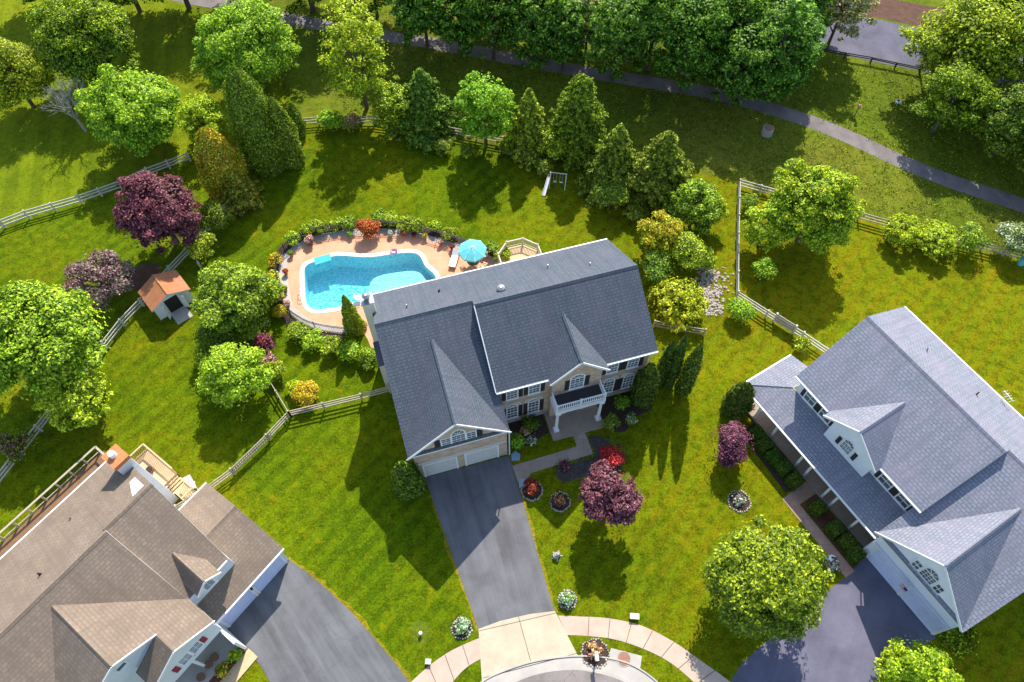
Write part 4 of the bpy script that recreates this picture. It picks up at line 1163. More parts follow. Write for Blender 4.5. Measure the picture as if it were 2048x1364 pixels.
# ================================================================== small objects on the ground
p = flat_thing('utility_pole', 'tall dark utility pole beside the road', 'pole', 1838, 140)
MB().tube((0, 0, 0), (0, 0, 5.6), .12, .10, 10).build('pole_shaft', 'bark', p)
MB().box(-.9, .9, -.05, .05, 5.1, 5.22).build('crossarm', 'bark', p)
p = flat_thing('drain_riser', 'pale concrete drain riser in the rough grass', 'drain', 1533, 268)
m = MB(); m.tube((0, 0, 0), (0, 0, .85), .62, .58, 20); m.build('riser', 'conc_grey', p)
m = MB(); m.tube((0, 0, .85), (0, 0, .95), .45, .45, 20); m.build('lid', 'rust', p)
p = flat_thing('marker_stone', 'small white marker block in the roadside grass', 'marker', 1795, 206)
m = MB(); m.slab([(-.3, -.2, .28), (.3, -.2, .28), (.3, .2, .34), (-.3, .2, .34)], .34); m.build('block', 'white', p); MB().box(-.1, .1, -.08, .08, .3, .42).build('cap', 'black', p)
p = flat_thing('warning_post', 'thin post with orange top in the grass by the path', 'post', 1709, 232)
MB().tube((0, 0, 0), (0, 0, 1.3), .05).build('stake', 'bark', p); MB().box(-.16, .16, -.03, .03, 1.2, 1.55).build('marker', 'pink', p)

sw = flat_thing('swing_set', 'white framed swing set with slide in conifer shade', 'swing set', 1114, 368, 0, -10); sw.scale = (.8, .8, .72)
for x in (-.9, 1.1):
    m = MB(); m.tube((x, -.9, 0), (x, 0, 2.2), .045); m.tube((x, .9, 0), (x, 0, 2.2), .045); m.build('leg_frame', 'white', sw)
MB().tube((-1.0, 0, 2.2), (1.2, 0, 2.2), .045).build('top_bar', 'white', sw)
for x in (-.3, .5):
    m = MB(); m.tube((x - .18, 0, 2.2), (x - .18, -.05, .5), .012, .012, 5); m.tube((x + .18, 0, 2.2), (x + .18, -.05, .5), .012, .012, 5); m.box(x - .2, x + .2, -.12, .06, .46, .5)
    m.build('swing', 'white', sw)
m = MB(); m.slab([(-1.25, -.2, 1.35), (-.9, -.2, 1.35), (-1.2, -2.3, .1), (-1.6, -2.3, .1)][::-1], .06)
m.beam((-.9, -.2, 1.42), (-1.2, -2.3, .17), .05, .12); m.beam((-1.25, -.2, 1.42), (-1.6, -2.3, .17), .05, .12); m.build('slide', 'white', sw)
m = MB(); m.box(-1.3, -.9, -.2, .3, 1.3, 1.36)
for z in (.35, .7, 1.05): m.box(-1.28, -.92, .28, .33, z, z + .04)
m.box(-1.3, -1.25, .28, .33, 0, 1.9); m.box(-.95, -.9, .28, .33, 0, 1.9); m.build('ladder', 'wood_brown', sw)

# wooden side deck of the left house (kept small)
dk = thing('wooden_deck', 'golden wooden side deck with steps, beside the taupe roof', 'deck', (G(322, 955, 0).x, G(322, 955, 0).y, 0), LY)
MB().box(-1.0, 1.0, -1.4, 2.1, .95, 1.1).build('platform', 'wood', dk)
MB().box(-.2, .9, -3.6, -2.2, .5, .62).build('landing', 'wood', dk)
m = MB()
for k in range(4): m.box(-.3, .9, -1.4 - .22 * (k + 1), -1.42 - .22 * k, .50 + .12 * (3 - k), .58 + .12 * (3 - k))
m.build('steps', 'wood', dk)
m = MB()
def rl_(a, b, z=1.1):
    m.beam((a[0], a[1], z + .95), (b[0], b[1], z + .95), .12, .07); m.beam((a[0], a[1], z + .1), (b[0], b[1], z + .1), .05, .05)
    L = sqrt((a[0] - b[0]) ** 2 + (a[1] - b[1]) ** 2); n = max(1, int(L / .16))
    for k in range(n + 1):
        x = a[0] + (b[0] - a[0]) * k / n; y = a[1] + (b[1] - a[1]) * k / n; m.box(x - .02, x + .02, y - .02, y + .02, z, z + .93)
rl_((1.0, -1.4), (1.0, 2.1)); rl_((1.0, 2.1), (-1.0, 2.1)); rl_((.9, -3.6), (.9, -2.2), .62); rl_((.9, -3.6), (-.2, -3.6), .62)
m.build('railing', 'wood', dk)
m = MB()
for x, y, z in ((-.95, -1.35, .95), (.95, -1.35, .95), (.95, 2.05, .95), (-.95, 2.05, .95), (.85, -3.55, .5), (-.15, -3.55, .5)): m.box(x - .06, x + .06, y - .06, y + .06, 0, z)
m.build('support_posts', 'wood_brown', dk)
sb = flat_thing('deck_box', 'round dark planter standing on the wooden side deck', 'planter', 302, 942, 1.1, 20)
m = MB(); m.tube((0, 0, 0), (0, 0, .35), .22, .3, 14); m.build('pot', 'wood_brown', sb); m = MB(); m.tube((0, 0, .35), (0, 0, .4), .26, .24, 14); m.build('soil', 'mulch', sb)
lc_ = flat_thing('lawn_chair', 'tipped white folding chair on the lawn near the fence end', 'chair', 386, 975, 0, 30)
m = MB(); m.slab([(-.3, -.3, .35), (.3, -.3, .35), (.3, .25, .42), (-.3, .25, .42)], .05); m.build('seat', 'white', lc_)
m = MB(); m.slab([(-.3, .25, .42), (.3, .25, .42), (.3, .75, .85), (-.3, .75, .85)], .05); m.build('backrest', 'white', lc_)
for sx in (-.28, .28):
    m = MB(); m.beam((sx, -.4, 0), (sx, .35, .6), .05, .05); m.beam((sx, .45, 0), (sx, -.2, .55), .05, .05); m.build('leg', 'white', lc_)

# boxes, manhole, mailbox post
for px, py, lab, mt, sc in [(1268, 1234, 'pale grey utility box beside the right-hand sidewalk', 'offwhite', (.62, .34, .3)), (857, 1324, 'small green-white utility box by the left sidewalk', 'green_box', (.35, .3, .25))]:
    o = flat_thing('utility_box', lab, 'utility box', px, py, 0, -5)
    a, b_, c_ = sc; m = MB(); m.box(-a / 2, a / 2, -b_ / 2, b_ / 2, 0, c_); m.build('box', mt, o)
    m = MB(); m.box(-a / 2 - .03, a / 2 + .03, -b_ / 2 - .03, b_ / 2 + .03, c_, c_ + .05); m.build('lid', mt, o)
o = flat_thing('manhole_cover', 'round rusty manhole cover on the concrete pad', 'manhole cover', 1248, 1318)
m = MB(); m.tube((0, 0, .0), (0, 0, .035), .44, .44, 28); m.build('cover', 'rust', o)
m = MB()
for k in range(24):
    a0 = 2 * pi * k / 24; a1 = 2 * pi * (k + 1) / 24; m.beam((.5 * cos(a0), .5 * sin(a0), .032), (.5 * cos(a1), .5 * sin(a1), .032), .06, .02)
m.build('rim', 'conc_grey', o)
o = flat_thing('mailbox', 'white mailbox on its post inside a stone ring near the curb', 'mailbox', 1190, 1318, 0, 5)
MB().box(-.06, .06, -.06, .06, 0, 1.2).build('post', 'white', o)
m = MB(); m.box(-.13, .13, -.3, .3, 1.2, 1.32); m.extrude_y([(.13 * cos(pi * k / 8), 1.32 + .12 * sin(pi * k / 8)) for k in range(9)], -.3, .3); m.build('letter_box', 'white', o)
o = flat_thing('flood_light', 'small white light in a worn patch of lawn beside the driveway', 'light', 842, 1268)
m = MB(); m.tube((0, 0, 0), (0, 0, .3), .05, .05); m.build('stake', 'black', o); m = MB(); m.tube((0, 0, .3), (0, .02, .45), .14, .12, 12); m.build('lamp_head', 'white', o)
sheet('worn_patch', smooth_line(gp([(822, 1255), (842, 1240), (860, 1258), (852, 1285), (830, 1286)]), 4, True), 0.006, 'meadow')
o = flat_thing('tree_stump', 'pale cut tree stump on the lawn right of the driveway', 'stump', 1114, 1112)
m = MB()
for k in range(3): m.tube((.1 * k - .1, .05 * k, 0), (.1 * k - .14, .03 * k, .38 + .1 * k), .26 - .04 * k, .2 - .03 * k, 9)
m.build('wood', 'greybark', o)
m = MB()
for k in range(5): a0 = 1.2 * k; m.tube((0, 0, .1), (.45 * cos(a0), .45 * sin(a0), 0), .1, .04, 6)
m.build('roots', 'greybark', o)
o = flat_thing('garden_stone', 'blue-grey flat stone at the corner of the garage and front walk', 'stone', 1031, 914)
m = MB(); m.slab([(-.3, -.35, .12), (.35, -.3, .1), (.4, .2, .1), (0, .5, .12), (-.35, .2, .14)], .14); m.build('slab', 'blueplastic', o)
o = flat_thing('garden_stone', 'blue-grey flat stone below the end of the front walk', 'stone', 1043, 966)
m = MB(); m.slab([(-.2, -.45, .1), (.25, -.35, .1), (.3, .3, .1), (-.2, .4, .12)], .12); m.build('slab', 'blueplastic', o)
o = flat_thing('blue_bin', 'bright blue bin at the end of the right rail fence', 'bin', 2040, 528)
m = MB(); m.tube((0, 0, 0), (0, 0, .8), .28, .33, 12); m.build('body', 'turq', o); m = MB(); m.tube((0, 0, .8), (0, 0, .86), .36, .34, 12); m.build('lid', 'turq', o)
for k, (px, py, lab) in enumerate([(1222, 0, '')][:0]): pass
o = flat_thing('garden_ornament', 'white ornament among flowers where the red walk meets the driveway', 'ornament', 1660, 1120)
m = MB(); m.tube((0, 0, 0), (0, 0, .3), .2, .14, 10); m.tube((0, 0, .3), (0, 0, .5), .1, .28, 12); m.build('birdbath', 'white', o)
for k, (px, py) in enumerate([(420, 1330), (432, 1315), (405, 1355)]):
    o = flat_thing('porch_pot', ['dark round pot in the middle of the lower left porch', 'dark round pot on the lower left porch, nearest the garage', 'dark round pot on the lower left porch, at the picture edge'][k], 'pot', px, py, .18, 0, 'pots on the lower left porch')
    m = MB(); m.tube((0, 0, 0), (0, 0, .4), .2, .3, 14); m.build('pot', 'wood_brown', o)
sheet('porch_garden', [hl(*q, LO, LY) for q in [(-12, -2.62), (-6.7, -2.62), (-6.7, -2.0), (-12, -2.0)]], .185, 'mulch_red')
#SPLIT4
# ================================================================== vegetation
def leaf_mesh(name, C, Nn, L, W, mats, par, mi=None):
    n = len(C)
    Nn = Nn / (np.linalg.norm(Nn, axis=1, keepdims=True) + 1e-9)
    r = NR.normal(size=(n, 3)); a = np.cross(Nn, r); a /= (np.linalg.norm(a, axis=1, keepdims=True) + 1e-9)
    b = np.cross(Nn, a)
    V = np.empty((n, 4, 3), 'f')
    V[:, 0] = C + a * L[:, None]; V[:, 1] = C + b * W[:, None]; V[:, 2] = C - a * L[:, None]; V[:, 3] = C - b * W[:, None]
    # a fold gives each leaf some relief
    V[:, 0] += Nn * (L * .25)[:, None]
    me = bpy.data.meshes.new(name)
    me.vertices.add(n * 4); me.loops.add(n * 4); me.polygons.add(n)
    me.vertices.foreach_set('co', V.ravel())
    me.loops.foreach_set('vertex_index', np.arange(n * 4, dtype=np.int32))
    me.polygons.foreach_set('loop_start', np.arange(0, n * 4, 4, dtype=np.int32))
    try: me.polygons.foreach_set('loop_total', np.full(n, 4, dtype=np.int32))
    except Exception: pass
    for m_ in mats: me.materials.append(LEAF[m_])
    if mi is not None: me.polygons.foreach_set('material_index', mi.astype(np.int32))
    me.update(); me.validate()
    o = bpy.data.objects.new(name, me); col.objects.link(o); o.parent = par
    return o


def rdir(n):
    v = NR.normal(size=(n, 3)); return v / np.linalg.norm(v, axis=1, keepdims=True)


def limbs(par, R, zc, rz, bark='bark', n=7, tr=None, name='trunk', lean=0.0):
    tr = tr or max(.05, R * .055)
    m = MB(); z0 = max(.1, zc - rz * .75)
    m.tube((0, 0, 0), (lean * .3, 0, z0), tr * 1.25, tr, 9); m.tube((lean * .3, 0, z0), (lean, 0, zc + rz * .5), tr, tr * .3, 8)
    for k in range(n):
        a = 2 * pi * k / n + rnd.uniform(-.3, .3); t = rnd.uniform(0, .7); zs = z0 + (zc + rz * .3 - z0) * t
        rr = R * rnd.uniform(.55, .85) * (1 - t * .4); ze = zs + rz * rnd.uniform(.25, .6)
        e = (rr * cos(a), rr * sin(a), ze); mid = (rr * .5 * cos(a + .15), rr * .5 * sin(a + .15), zs + (ze - zs) * .65)
        m.tube((lean * .5, 0, zs), mid, tr * .5, tr * .33, 6, caps=False); m.tube(mid, e, tr * .33, tr * .1, 5, caps=False)
        for j in range(2):
            b = a + rnd.uniform(-.7, .7); m.tube(mid, (mid[0] + R * .3 * cos(b), mid[1] + R * .3 * sin(b), mid[2] + rz * .25), tr * .25, tr * .08, 4, caps=False)
    return m.build(name, 'bark' if bark == 'bark' else bark, par)


def crown_round(par, R, zc, rz, mats, ls=.15, dens=1.0, clump=.21, gap=0.0, split=.5, name='crown'):
    """lumpy broadleaf crown: many leaf clumps through the outer part of an uneven ellipsoid"""
    small = R < 1.9
    nc = 26 if small else int(55 + 22 * min(R, 6) * (.5 + .5 * dens))
    if small: clump = max(clump, .36); ls = min(ls, .07 + .02 * R)
    d = rdir(nc * 3); d = d[d[:, 2] > (-.25 if small else -.7)][:nc]; nc = len(d)
    rad = NR.uniform(.35, .74, nc) if small else NR.uniform(.34, 1.0, nc) ** .7
    ph = NR.uniform(0, 6.28, 5); ang = np.arctan2(d[:, 1], d[:, 0])
    lob = 1 + .09 * np.sin(2 * ang + ph[0]) + .07 * np.sin(3 * ang + ph[1]) + .05 * np.sin(5 * ang + ph[2]) + .07 * np.sin(4 * d[:, 2] + ph[3] + ang)
    cc = d * (rad * lob)[:, None] * np.array([R, R, rz]) + np.array([0, 0, zc])
    cr = NR.uniform(.45, 1.3, nc) * clump * min(R, rz * 1.3) * np.where(rad > .9, .6, 1.0)
    area = 4 * pi * (cr ** 2)
    CC = []; NN = []; MI = []
    for i in range(nc):
        k = int(area[i] * (dens * .85 + .12) * .80 / (ls * ls))
        k = max(16, min(k, 900))
        u = rdir(k); u[:, 2] = np.where(u[:, 2] < -.2, -u[:, 2] * .6, u[:, 2])
        rr = NR.uniform(.55, 1.12, k)
        p = cc[i] + u * (rr * cr[i])[:, None] * np.array([1.1, 1.1, .75])
        CC.append(p); NN.append(u * .8 + NR.normal(size=(k, 3)) * .42 + np.array([0, .30, .75]))
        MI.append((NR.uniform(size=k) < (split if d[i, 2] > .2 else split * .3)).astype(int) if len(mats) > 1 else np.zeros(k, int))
    # stray leafy twigs break the outline
    k = int(60 * R * R * dens) + 20
    u = rdir(k); u[:, 2] = np.abs(u[:, 2]) * 1.2 - .25
    CC.append(u * NR.uniform(.92, 1.10, k)[:, None] * np.array([R, R, rz]) + np.array([0, 0, zc])); NN.append(u + np.array([0, 0, .6])); MI.append(np.zeros(k, int))
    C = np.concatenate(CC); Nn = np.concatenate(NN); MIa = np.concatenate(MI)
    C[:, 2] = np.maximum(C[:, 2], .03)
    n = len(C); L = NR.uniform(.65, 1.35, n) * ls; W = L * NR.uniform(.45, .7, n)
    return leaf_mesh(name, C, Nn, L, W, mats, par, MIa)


def crown_conifer(par, R, h, mats, ls=.16, dens=1.0, power=.85, z0=.25, name='crown'):
    """whorls of drooping boughs round the trunk, pointed tip"""
    CC = []; NN = []
    z = z0; lv = 0
    while z < h * .985:
        t = (z - z0) / (h - z0); L = R * (1 - t) ** power * NR.uniform(.9, 1.06) + .06
        nb = int(8 + L * 4.5)
        for k in range(nb):
            a = 2 * pi * (k + NR.uniform(-.4, .4)) / nb + lv * .7
            Lb = L * NR.uniform(.62, 1.22) * (1 + .12 * sin(3 * a + z * 1.7)); m_ = int(Lb * 46 * dens + 8)
            s_ = NR.uniform(.12, 1.0, m_) ** .7
            side = NR.normal(size=m_) * .13 * (1.15 - s_) * Lb + NR.normal(size=m_) * .05
            x = s_ * Lb; up = -.22 * x + .10 * x * s_ + NR.normal(size=m_) * .06
            CC.append(np.stack([x * cos(a) - side * sin(a), x * sin(a) + side * cos(a), z + up + .2], 1))
            NN.append(np.stack([np.full(m_, cos(a) * .5), np.full(m_, sin(a) * .5), np.full(m_, .8)], 1) + NR.normal(size=(m_, 3)) * .45)
        z += max(.18, .40 * (1 - t * .5)); lv += 1
    C = np.concatenate(CC); Nn = np.concatenate(NN); C[:, 2] = np.maximum(C[:, 2], .05)
    n = len(C); L = NR.uniform(.7, 1.3, n) * ls; W = L * NR.uniform(.35, .6, n)
    return leaf_mesh(name, C, Nn, L, W, mats, par, (NR.uniform(size=n) < .25).astype(int) if len(mats) > 1 else None)


def crown_spindle(par, R, h, mats, ls=.11, tips=3, name='crown'):
    """dense columnar evergreen with a few tips"""
    CC = []; NN = []
    stems = [(0, 0, 1.0, 1.0)]
    for k in range(tips - 1):
        a = NR.uniform(0, 6.28); stems.append((cos(a) * R * .38, sin(a) * R * .38, .72, NR.uniform(.78, .94)))
    for sx, sy, rs, hs in stems:
        n = int(2 * pi * R * rs * h * hs * .75 / (ls * ls) * (3.0 if tips == 1 else 1.8))
        t = NR.uniform(0, 1, n); ang = NR.uniform(0, 2 * pi, n)
        prof = np.sin(np.clip(t * .80 + .20, 0, 1) * pi) ** .6 * (1 - .18 * t)
        if tips == 1: prof = (1 - t) ** .75 * .95 + .05
        lump = 1 + .09 * np.sin(ang * 5 + t * 9) + .07 * np.sin(ang * 3 - t * 17)
        r = R * rs * prof * lump * NR.uniform(.66, 1.06, n)
        CC.append(np.stack([sx * (1 - t * .4) + r * np.cos(ang), sy * (1 - t * .4) + r * np.sin(ang), .05 + t * h * hs], 1))
        NN.append(np.stack([np.cos(ang), np.sin(ang), np.full(n, .45)], 1) + NR.normal(size=(n, 3)) * .4)
    C = np.concatenate(CC); Nn = np.concatenate(NN); n = len(C)
    L = NR.uniform(.7, 1.3, n) * ls; W = L * NR.uniform(.4, .7, n)
    return leaf_mesh(name, C, Nn, L, W, mats, par, (NR.uniform(size=n) < .3).astype(int) if len(mats) > 1 else None)


def clamp_ls(R): return .072 + .012 * min(R, 5)


def broadleaf(name, label, cat, cx, cy, rx, h, mats, group=None, dens=1.0, zf=.54, rzf=.46, clump=.21, bark='bark', split=.5, ls=None, nl=7):
    zc = h * zf; p = G(cx, cy, zc); R = rx * depth(p) / F
    t = thing(name, label, cat, (p.x, p.y, 0), rnd.uniform(0, 6.28), group)
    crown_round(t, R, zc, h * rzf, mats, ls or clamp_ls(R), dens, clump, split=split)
    if name.endswith('bush') or name.endswith('shrub') or name.endswith('mound'):
        limbs(t, R * .7, h * .4, h * .3, bark, 4, max(.02, R * .03), 'stems')
    else: limbs(t, R, zc, h * rzf, bark, nl)
    return t


def solve_tip(bx, by, tx, ty, inset):
    """ground point near the lower edge of the silhouette and the height whose tip falls at tx, ty"""
    b = G(bx, by)
    lo, hi = .5, 30
    for _ in range(40):
        mid = (lo + hi) / 2
        if proj((b.x, b.y + inset, mid))[1] > ty: lo = mid
        else: hi = mid
    # x so that the tip also agrees: average between both
    t = G(tx, ty, lo)
    return Vector(((b.x + t.x) / 2, b.y + inset, 0)), lo


def conifer(name, label, cat, tip, bot, wpx, mats, kind='spruce', group=None, dens=1.0, **kw):
    R = wpx / 2 * depth(G(*bot)) / F * (1.18 if kind in ('spruce', 'cone') else 1.0)
    p, h = solve_tip(bot[0], bot[1], tip[0], tip[1], R * .9)
    t = thing(name, label, cat, p, rnd.uniform(0, 6.28), group)
    if kind == 'spruce': crown_conifer(t, R, h, mats, dens=dens, **kw)
    elif kind == 'cone': crown_conifer(t, R, h, mats, ls=.13, dens=dens * 1.1, power=.55, **kw)
    else: crown_spindle(t, R, h, mats, **kw)
    m = MB(); m.tube((0, 0, 0), (0, 0, h * .9), max(.05, R * .09), .02, 8); m.build('trunk', 'bark', t)
    return t


TR = 'tree'; SH = 'shrub'
# --- upper left field
g1 = 'broadleaf trees in the mown field'
broadleaf('field_tree', 'tall yellow-green tree at the top left corner, nearest the path', TR, 165, 80, 92, 10, ['green', 'yellow'], g1, .9)
broadleaf('field_tree', 'yellow-green tree cut by the left edge, beside the bare tree', TR, 22, 150, 66, 8, ['yellow', 'green'], g1, .8)
broadleaf('field_tree', 'rounded bright green tree left of the feathery lime sapling', TR, 265, 222, 88, 9, ['bright', 'lime'], g1, 1.0)
broadleaf('field_tree', 'dense emerald green tree just below the path, upper left', TR, 497, 95, 92, 10, ['bright', 'bright'], g1, 1.1)
broadleaf('field_tree', 'feathery lime sapling between two large field trees', TR, 402, 238, 46, 6, ['lime'], g1, .5)
t = flat_thing('bare_tree', 'bare pale grey tree without leaves, upper left', TR, 172, 262)
m = MB()
def twig(p, d, L, r, dep):
    q = p + d * L; m.tube(p, q, r, r * .62, 5 if dep > 1 else 3, caps=False)
    if dep == 0: return
    for k in range(3 if dep > 1 else 4):
        nd = (d + Vector((rnd.gauss(0, .42), rnd.gauss(0, .42), rnd.gauss(.12, .2)))).normalized()
        twig(q if k else p + d * L * .7, nd, L * rnd.uniform(.55, .8), r * .62, dep - 1)
m.tube((0, 0, 0), (-.2, .1, 1.6), .16, .13, 8)
for k in range(6):
    a0 = k * 1.05; twig(Vector((-.2, .1, 1.5)), Vector((cos(a0) * .45, sin(a0) * .45, 1)).normalized(), 1.7, .08, 4)
m.build('branches', 'greybark', t)

# --- trees round the back of the pool garden
broadleaf('tall_lime_tree', 'tall slender lime tree rising between path and garden fence', TR, 712, 118, 70, 13, ['lime', 'yellow'], None, .85, .50, .50, .17)
g2 = 'evergreens along the back fence'
conifer('columnar_evergreen', 'tallest dark olive column left of the pool garden', TR, (484, 135), (514, 354), 100, ['arbor', 'green'], 'spindle', g2, tips=4)
conifer('columnar_evergreen', 'lighter olive column just right of the tallest dark one', TR, (556, 196), (572, 344), 54, ['arbor', 'green'], 'spindle', g2, tips=3)
conifer('columnar_evergreen', 'bronze-orange column in front of the tallest dark one', TR, (424, 258), (440, 412), 90, ['orange', 'lime'], 'spindle', g2, tips=4)
conifer('spruce_tree', 'small olive spruce below the bronze column', TR, (470, 345), (468, 438), 84, ['conifer', 'orange'], 'spruce', g2)
conifer('columnar_evergreen', 'thin very dark evergreen by the fence corner', TR, (582, 207), (599, 278), 30, ['conifer_blue'], 'spindle', g2, tips=2)
conifer('spruce_tree', 'broad dark green spruce right of the tall lime tree', TR, (838, 138), (852, 300), 122, ['conifer_blue', 'green'], 'spruce', g2)
broadleaf('small_tree', 'yellowish small tree left of the broad dark spruce', TR, 785, 212, 42, 6, ['yellow', 'green'], None, .6)
broadleaf('oval_tree', 'upright oval tree with vivid green leaves, between two spruces', TR, 969, 222, 56, 9, ['bright', 'lime'], None, 1.05, .52, .47)
conifer('spruce_tree', 'narrow olive spruce right of the vivid oval tree', TR, (1060, 178), (1056, 332), 86, ['conifer', 'lime'], 'spruce', g2)
conifer('columnar_evergreen', 'tall olive cone standing behind the swing set', TR, (1170, 152), (1152, 340), 108, ['arbor', 'yellow'], 'cone', g2)
broadleaf('fence_shrub', 'lime bush filling the gap left of the tall olive cone', SH, 1108, 290, 34, 3.5, ['lime', 'green'], None, .7)
broadleaf('fence_shrub', 'small green bush by the back fence next to the lime tree', SH, 662, 240, 30, 2, ['bright'], None, .8)
broadleaf('fence_shrub', 'low dark flowering bush below the rail fence, right of the small green bush', SH, 700, 246, 24, 1.5, ['green', 'flower'], None, .7)
conifer('pine_tree', 'open olive pine right of the tall cone', TR, (1232, 252), (1236, 415), 118, ['conifer', 'green'], 'spruce', g2, .8)
conifer('spruce_tree', 'widest dark spruce, right end of the evergreen row', TR, (1335, 265), (1322, 438), 140, ['conifer', 'arbor'], 'spruce', g2)
broadleaf('small_tree', 'soft green small tree right below the widest spruce', TR, 1392, 412, 52, 5.5, ['green', 'lime'], None, .8)
broadleaf('small_tree', 'orange-tipped thin tree above the round lime shrub', TR, 1322, 470, 42, 5, ['yellow', 'orange'], None, .5)
broadleaf('small_tree', 'light green small tree between orange-tipped tree and rock bed', TR, 1372, 505, 40, 4.5, ['lime', 'green'], None, .7)
broadleaf('round_shrub', 'round yellow-lime shrub right of the brick house', SH, 1356, 604, 60, 3.2, ['yellow', 'yellow'], None, 1.2, .45, .5, .17)
broadleaf('round_shrub', 'small dark green ball shrub below the cream fence corner', SH, 1481, 622, 27, 1.9, ['bright'], None, 1.1, .5, .5)
g3 = 'arborvitae right of the brick house'
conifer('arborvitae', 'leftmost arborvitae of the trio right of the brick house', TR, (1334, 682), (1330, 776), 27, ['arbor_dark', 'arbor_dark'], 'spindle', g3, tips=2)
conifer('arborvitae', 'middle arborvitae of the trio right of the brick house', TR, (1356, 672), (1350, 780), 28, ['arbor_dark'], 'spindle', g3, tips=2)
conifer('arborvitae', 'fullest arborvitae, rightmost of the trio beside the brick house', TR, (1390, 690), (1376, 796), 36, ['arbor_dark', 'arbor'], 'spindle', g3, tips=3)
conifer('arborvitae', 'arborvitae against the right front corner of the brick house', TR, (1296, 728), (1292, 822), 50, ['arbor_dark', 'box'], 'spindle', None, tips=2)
conifer('arborvitae', 'slim pointed arborvitae standing at the edge of the pool deck', TR, (684, 592), (712, 676), 44, ['arbor', 'yellow'], 'spindle', None, tips=1, ls=.09)
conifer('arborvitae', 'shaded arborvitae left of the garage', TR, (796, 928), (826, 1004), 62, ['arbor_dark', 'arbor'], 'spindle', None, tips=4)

# --- right garden
broadleaf('garden_tree', 'large bright green round tree inside the cream fence', TR, 1628, 418, 84, 8.5, ['bright', 'yellow'], None, 1.15, .55, .46)
broadleaf('weeping_tree', 'pale lime feathery tree beside the large round tree', TR, 1532, 452, 50, 5, ['lime', 'yellow'], None, .6)
broadleaf('sapling', 'little green sapling below the feathery lime tree', TR, 1528, 542, 24, 3, ['bright'], None, .7)
g4 = 'lime hedge shrubs at the right fence'
broadleaf('hedge_shrub', 'leftmost lime shrub of the clump at the right fence', SH, 1806, 462, 40, 2.6, ['yellow', 'lime'], g4, 1.1)
broadleaf('hedge_shrub', 'second lime shrub of the clump at the right fence', SH, 1876, 476, 42, 2.6, ['yellow', 'lime'], g4, 1.1)
broadleaf('hedge_shrub', 'thin pale green shrub right of the lime pair', SH, 1942, 476, 34, 2.8, ['green', 'lime'], g4, .5)
broadleaf('silver_bush', 'green bush speckled with silver at the right picture edge by the fence', SH, 2030, 478, 38, 3.2, ['green', 'varieg'], None, .7)
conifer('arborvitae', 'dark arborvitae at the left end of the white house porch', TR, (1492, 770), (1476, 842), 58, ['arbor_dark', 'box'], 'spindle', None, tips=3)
broadleaf('purple_tree', 'small purple-leaved tree in front of the white house hedge', TR, 1466, 886, 42, 3.6, ['purple', 'pink'], None, 1.1)
broadleaf('front_yard_tree', 'large yellow-green tree on the lawn between the two driveways', TR, 1534, 1156, 112, 8, ['green', 'yellow'], None, .7, .55, .44)
broadleaf('lime_tree', 'open lime tree at the bottom edge beside the right driveway', TR, 1840, 1345, 66, 4.5, ['yellow', 'lime'], None, .6)
conifer('arborvitae', 'leaning arborvitae right of the right-hand garage', TR, (1968, 1285), (1890, 1316), 92, ['arbor', 'lime'], 'spindle', None, tips=5)

# --- left gardens
broadleaf('purple_tree', 'large deep purple tree above the garden shed', TR, 318, 425, 77, 8, ['purple', 'purple'], None, 1.15, .55, .46)
broadleaf('bronze_tree', 'thin grey-purple half bare tree left of the shed', TR, 196, 560, 62, 5, ['grey', 'purple'], None, .28, nl=14)
broadleaf('big_lime_tree', 'largest lime tree at the left edge, over the diagonal fence', TR, 82, 680, 116, 10, ['lime', 'green'], None, 1.1, .55, .44)
broadleaf('lime_tree', 'smaller lime tree at the lower right of the largest one', TR, 150, 795, 64, 6, ['lime', 'lime'], None, .9)
broadleaf('small_tree', 'yellow-topped small tree beside the deep purple tree', TR, 406, 492, 30, 3.2, ['yellow', 'green'], None, .6)
broadleaf('locust_tree', 'spreading green tree right of the garden shed', TR, 458, 598, 68, 7, ['green', 'lime'], None, .8)
broadleaf('lime_tree', 'yellow-lime tree over the edge-on fence', TR, 468, 748, 66, 5.5, ['lime', 'yellow'], None, .85)
broadleaf('purple_bush', 'small red-purple bush between two green trees by the pool lawn', SH, 524, 690, 26, 2, ['purple', 'darkred'], None, .8)
broadleaf('garden_shrub', 'small green shrub below the red-purple bush', SH, 550, 742, 24, 1.6, ['green', 'lime'], None, .8)
broadleaf('golden_shrub', 'bright golden yellow shrub inside the fence corner', SH, 611, 788, 28, 1.7, ['gold', 'gold'], None, 1.2)
broadleaf('garden_shrub', 'dim green shrub at the far left below the largest lime tree', SH, 30, 890, 40, 2, ['green', 'purple'], None, .6)

# --- more of the mixed planting
broadleaf('small_tree', 'loose green small tree merging with the spreading tree toward the pool', TR, 515, 585, 44, 4.5, ['green', 'yellow'], None, .7)
broadleaf('small_tree', 'green small tree overlapping the lower edge of the spreading tree', TR, 430, 664, 42, 3.6, ['green', 'forest'], None, .7)
broadleaf('garden_shrub', 'leafy green shrub just above the red-purple bush', SH, 500, 655, 34, 2.4, ['green', 'lime'], None, .8)
broadleaf('garden_shrub', 'light green shrub at the left foot of the yellow-lime tree', SH, 412, 712, 26, 2, ['lime', 'green'], None, .7)
broadleaf('garden_shrub', 'low purple shrub along the edge-on fence', SH, 536, 722, 18, 1.4, ['purple', 'flower'], None, .7)
broadleaf('garden_shrub', 'green shrub beside the bright golden shrub', SH, 588, 776, 20, 1.3, ['lime', 'yellow'], None, .8)
broadleaf('small_tree', 'small green tree in shade below the bronze column', TR, 432, 432, 34, 3.4, ['arbor', 'green'], None, .6)
broadleaf('small_tree', 'olive small tree between the open pine and the widest spruce', TR, 1278, 355, 38, 4.6, ['arbor', 'green'], None, .7)
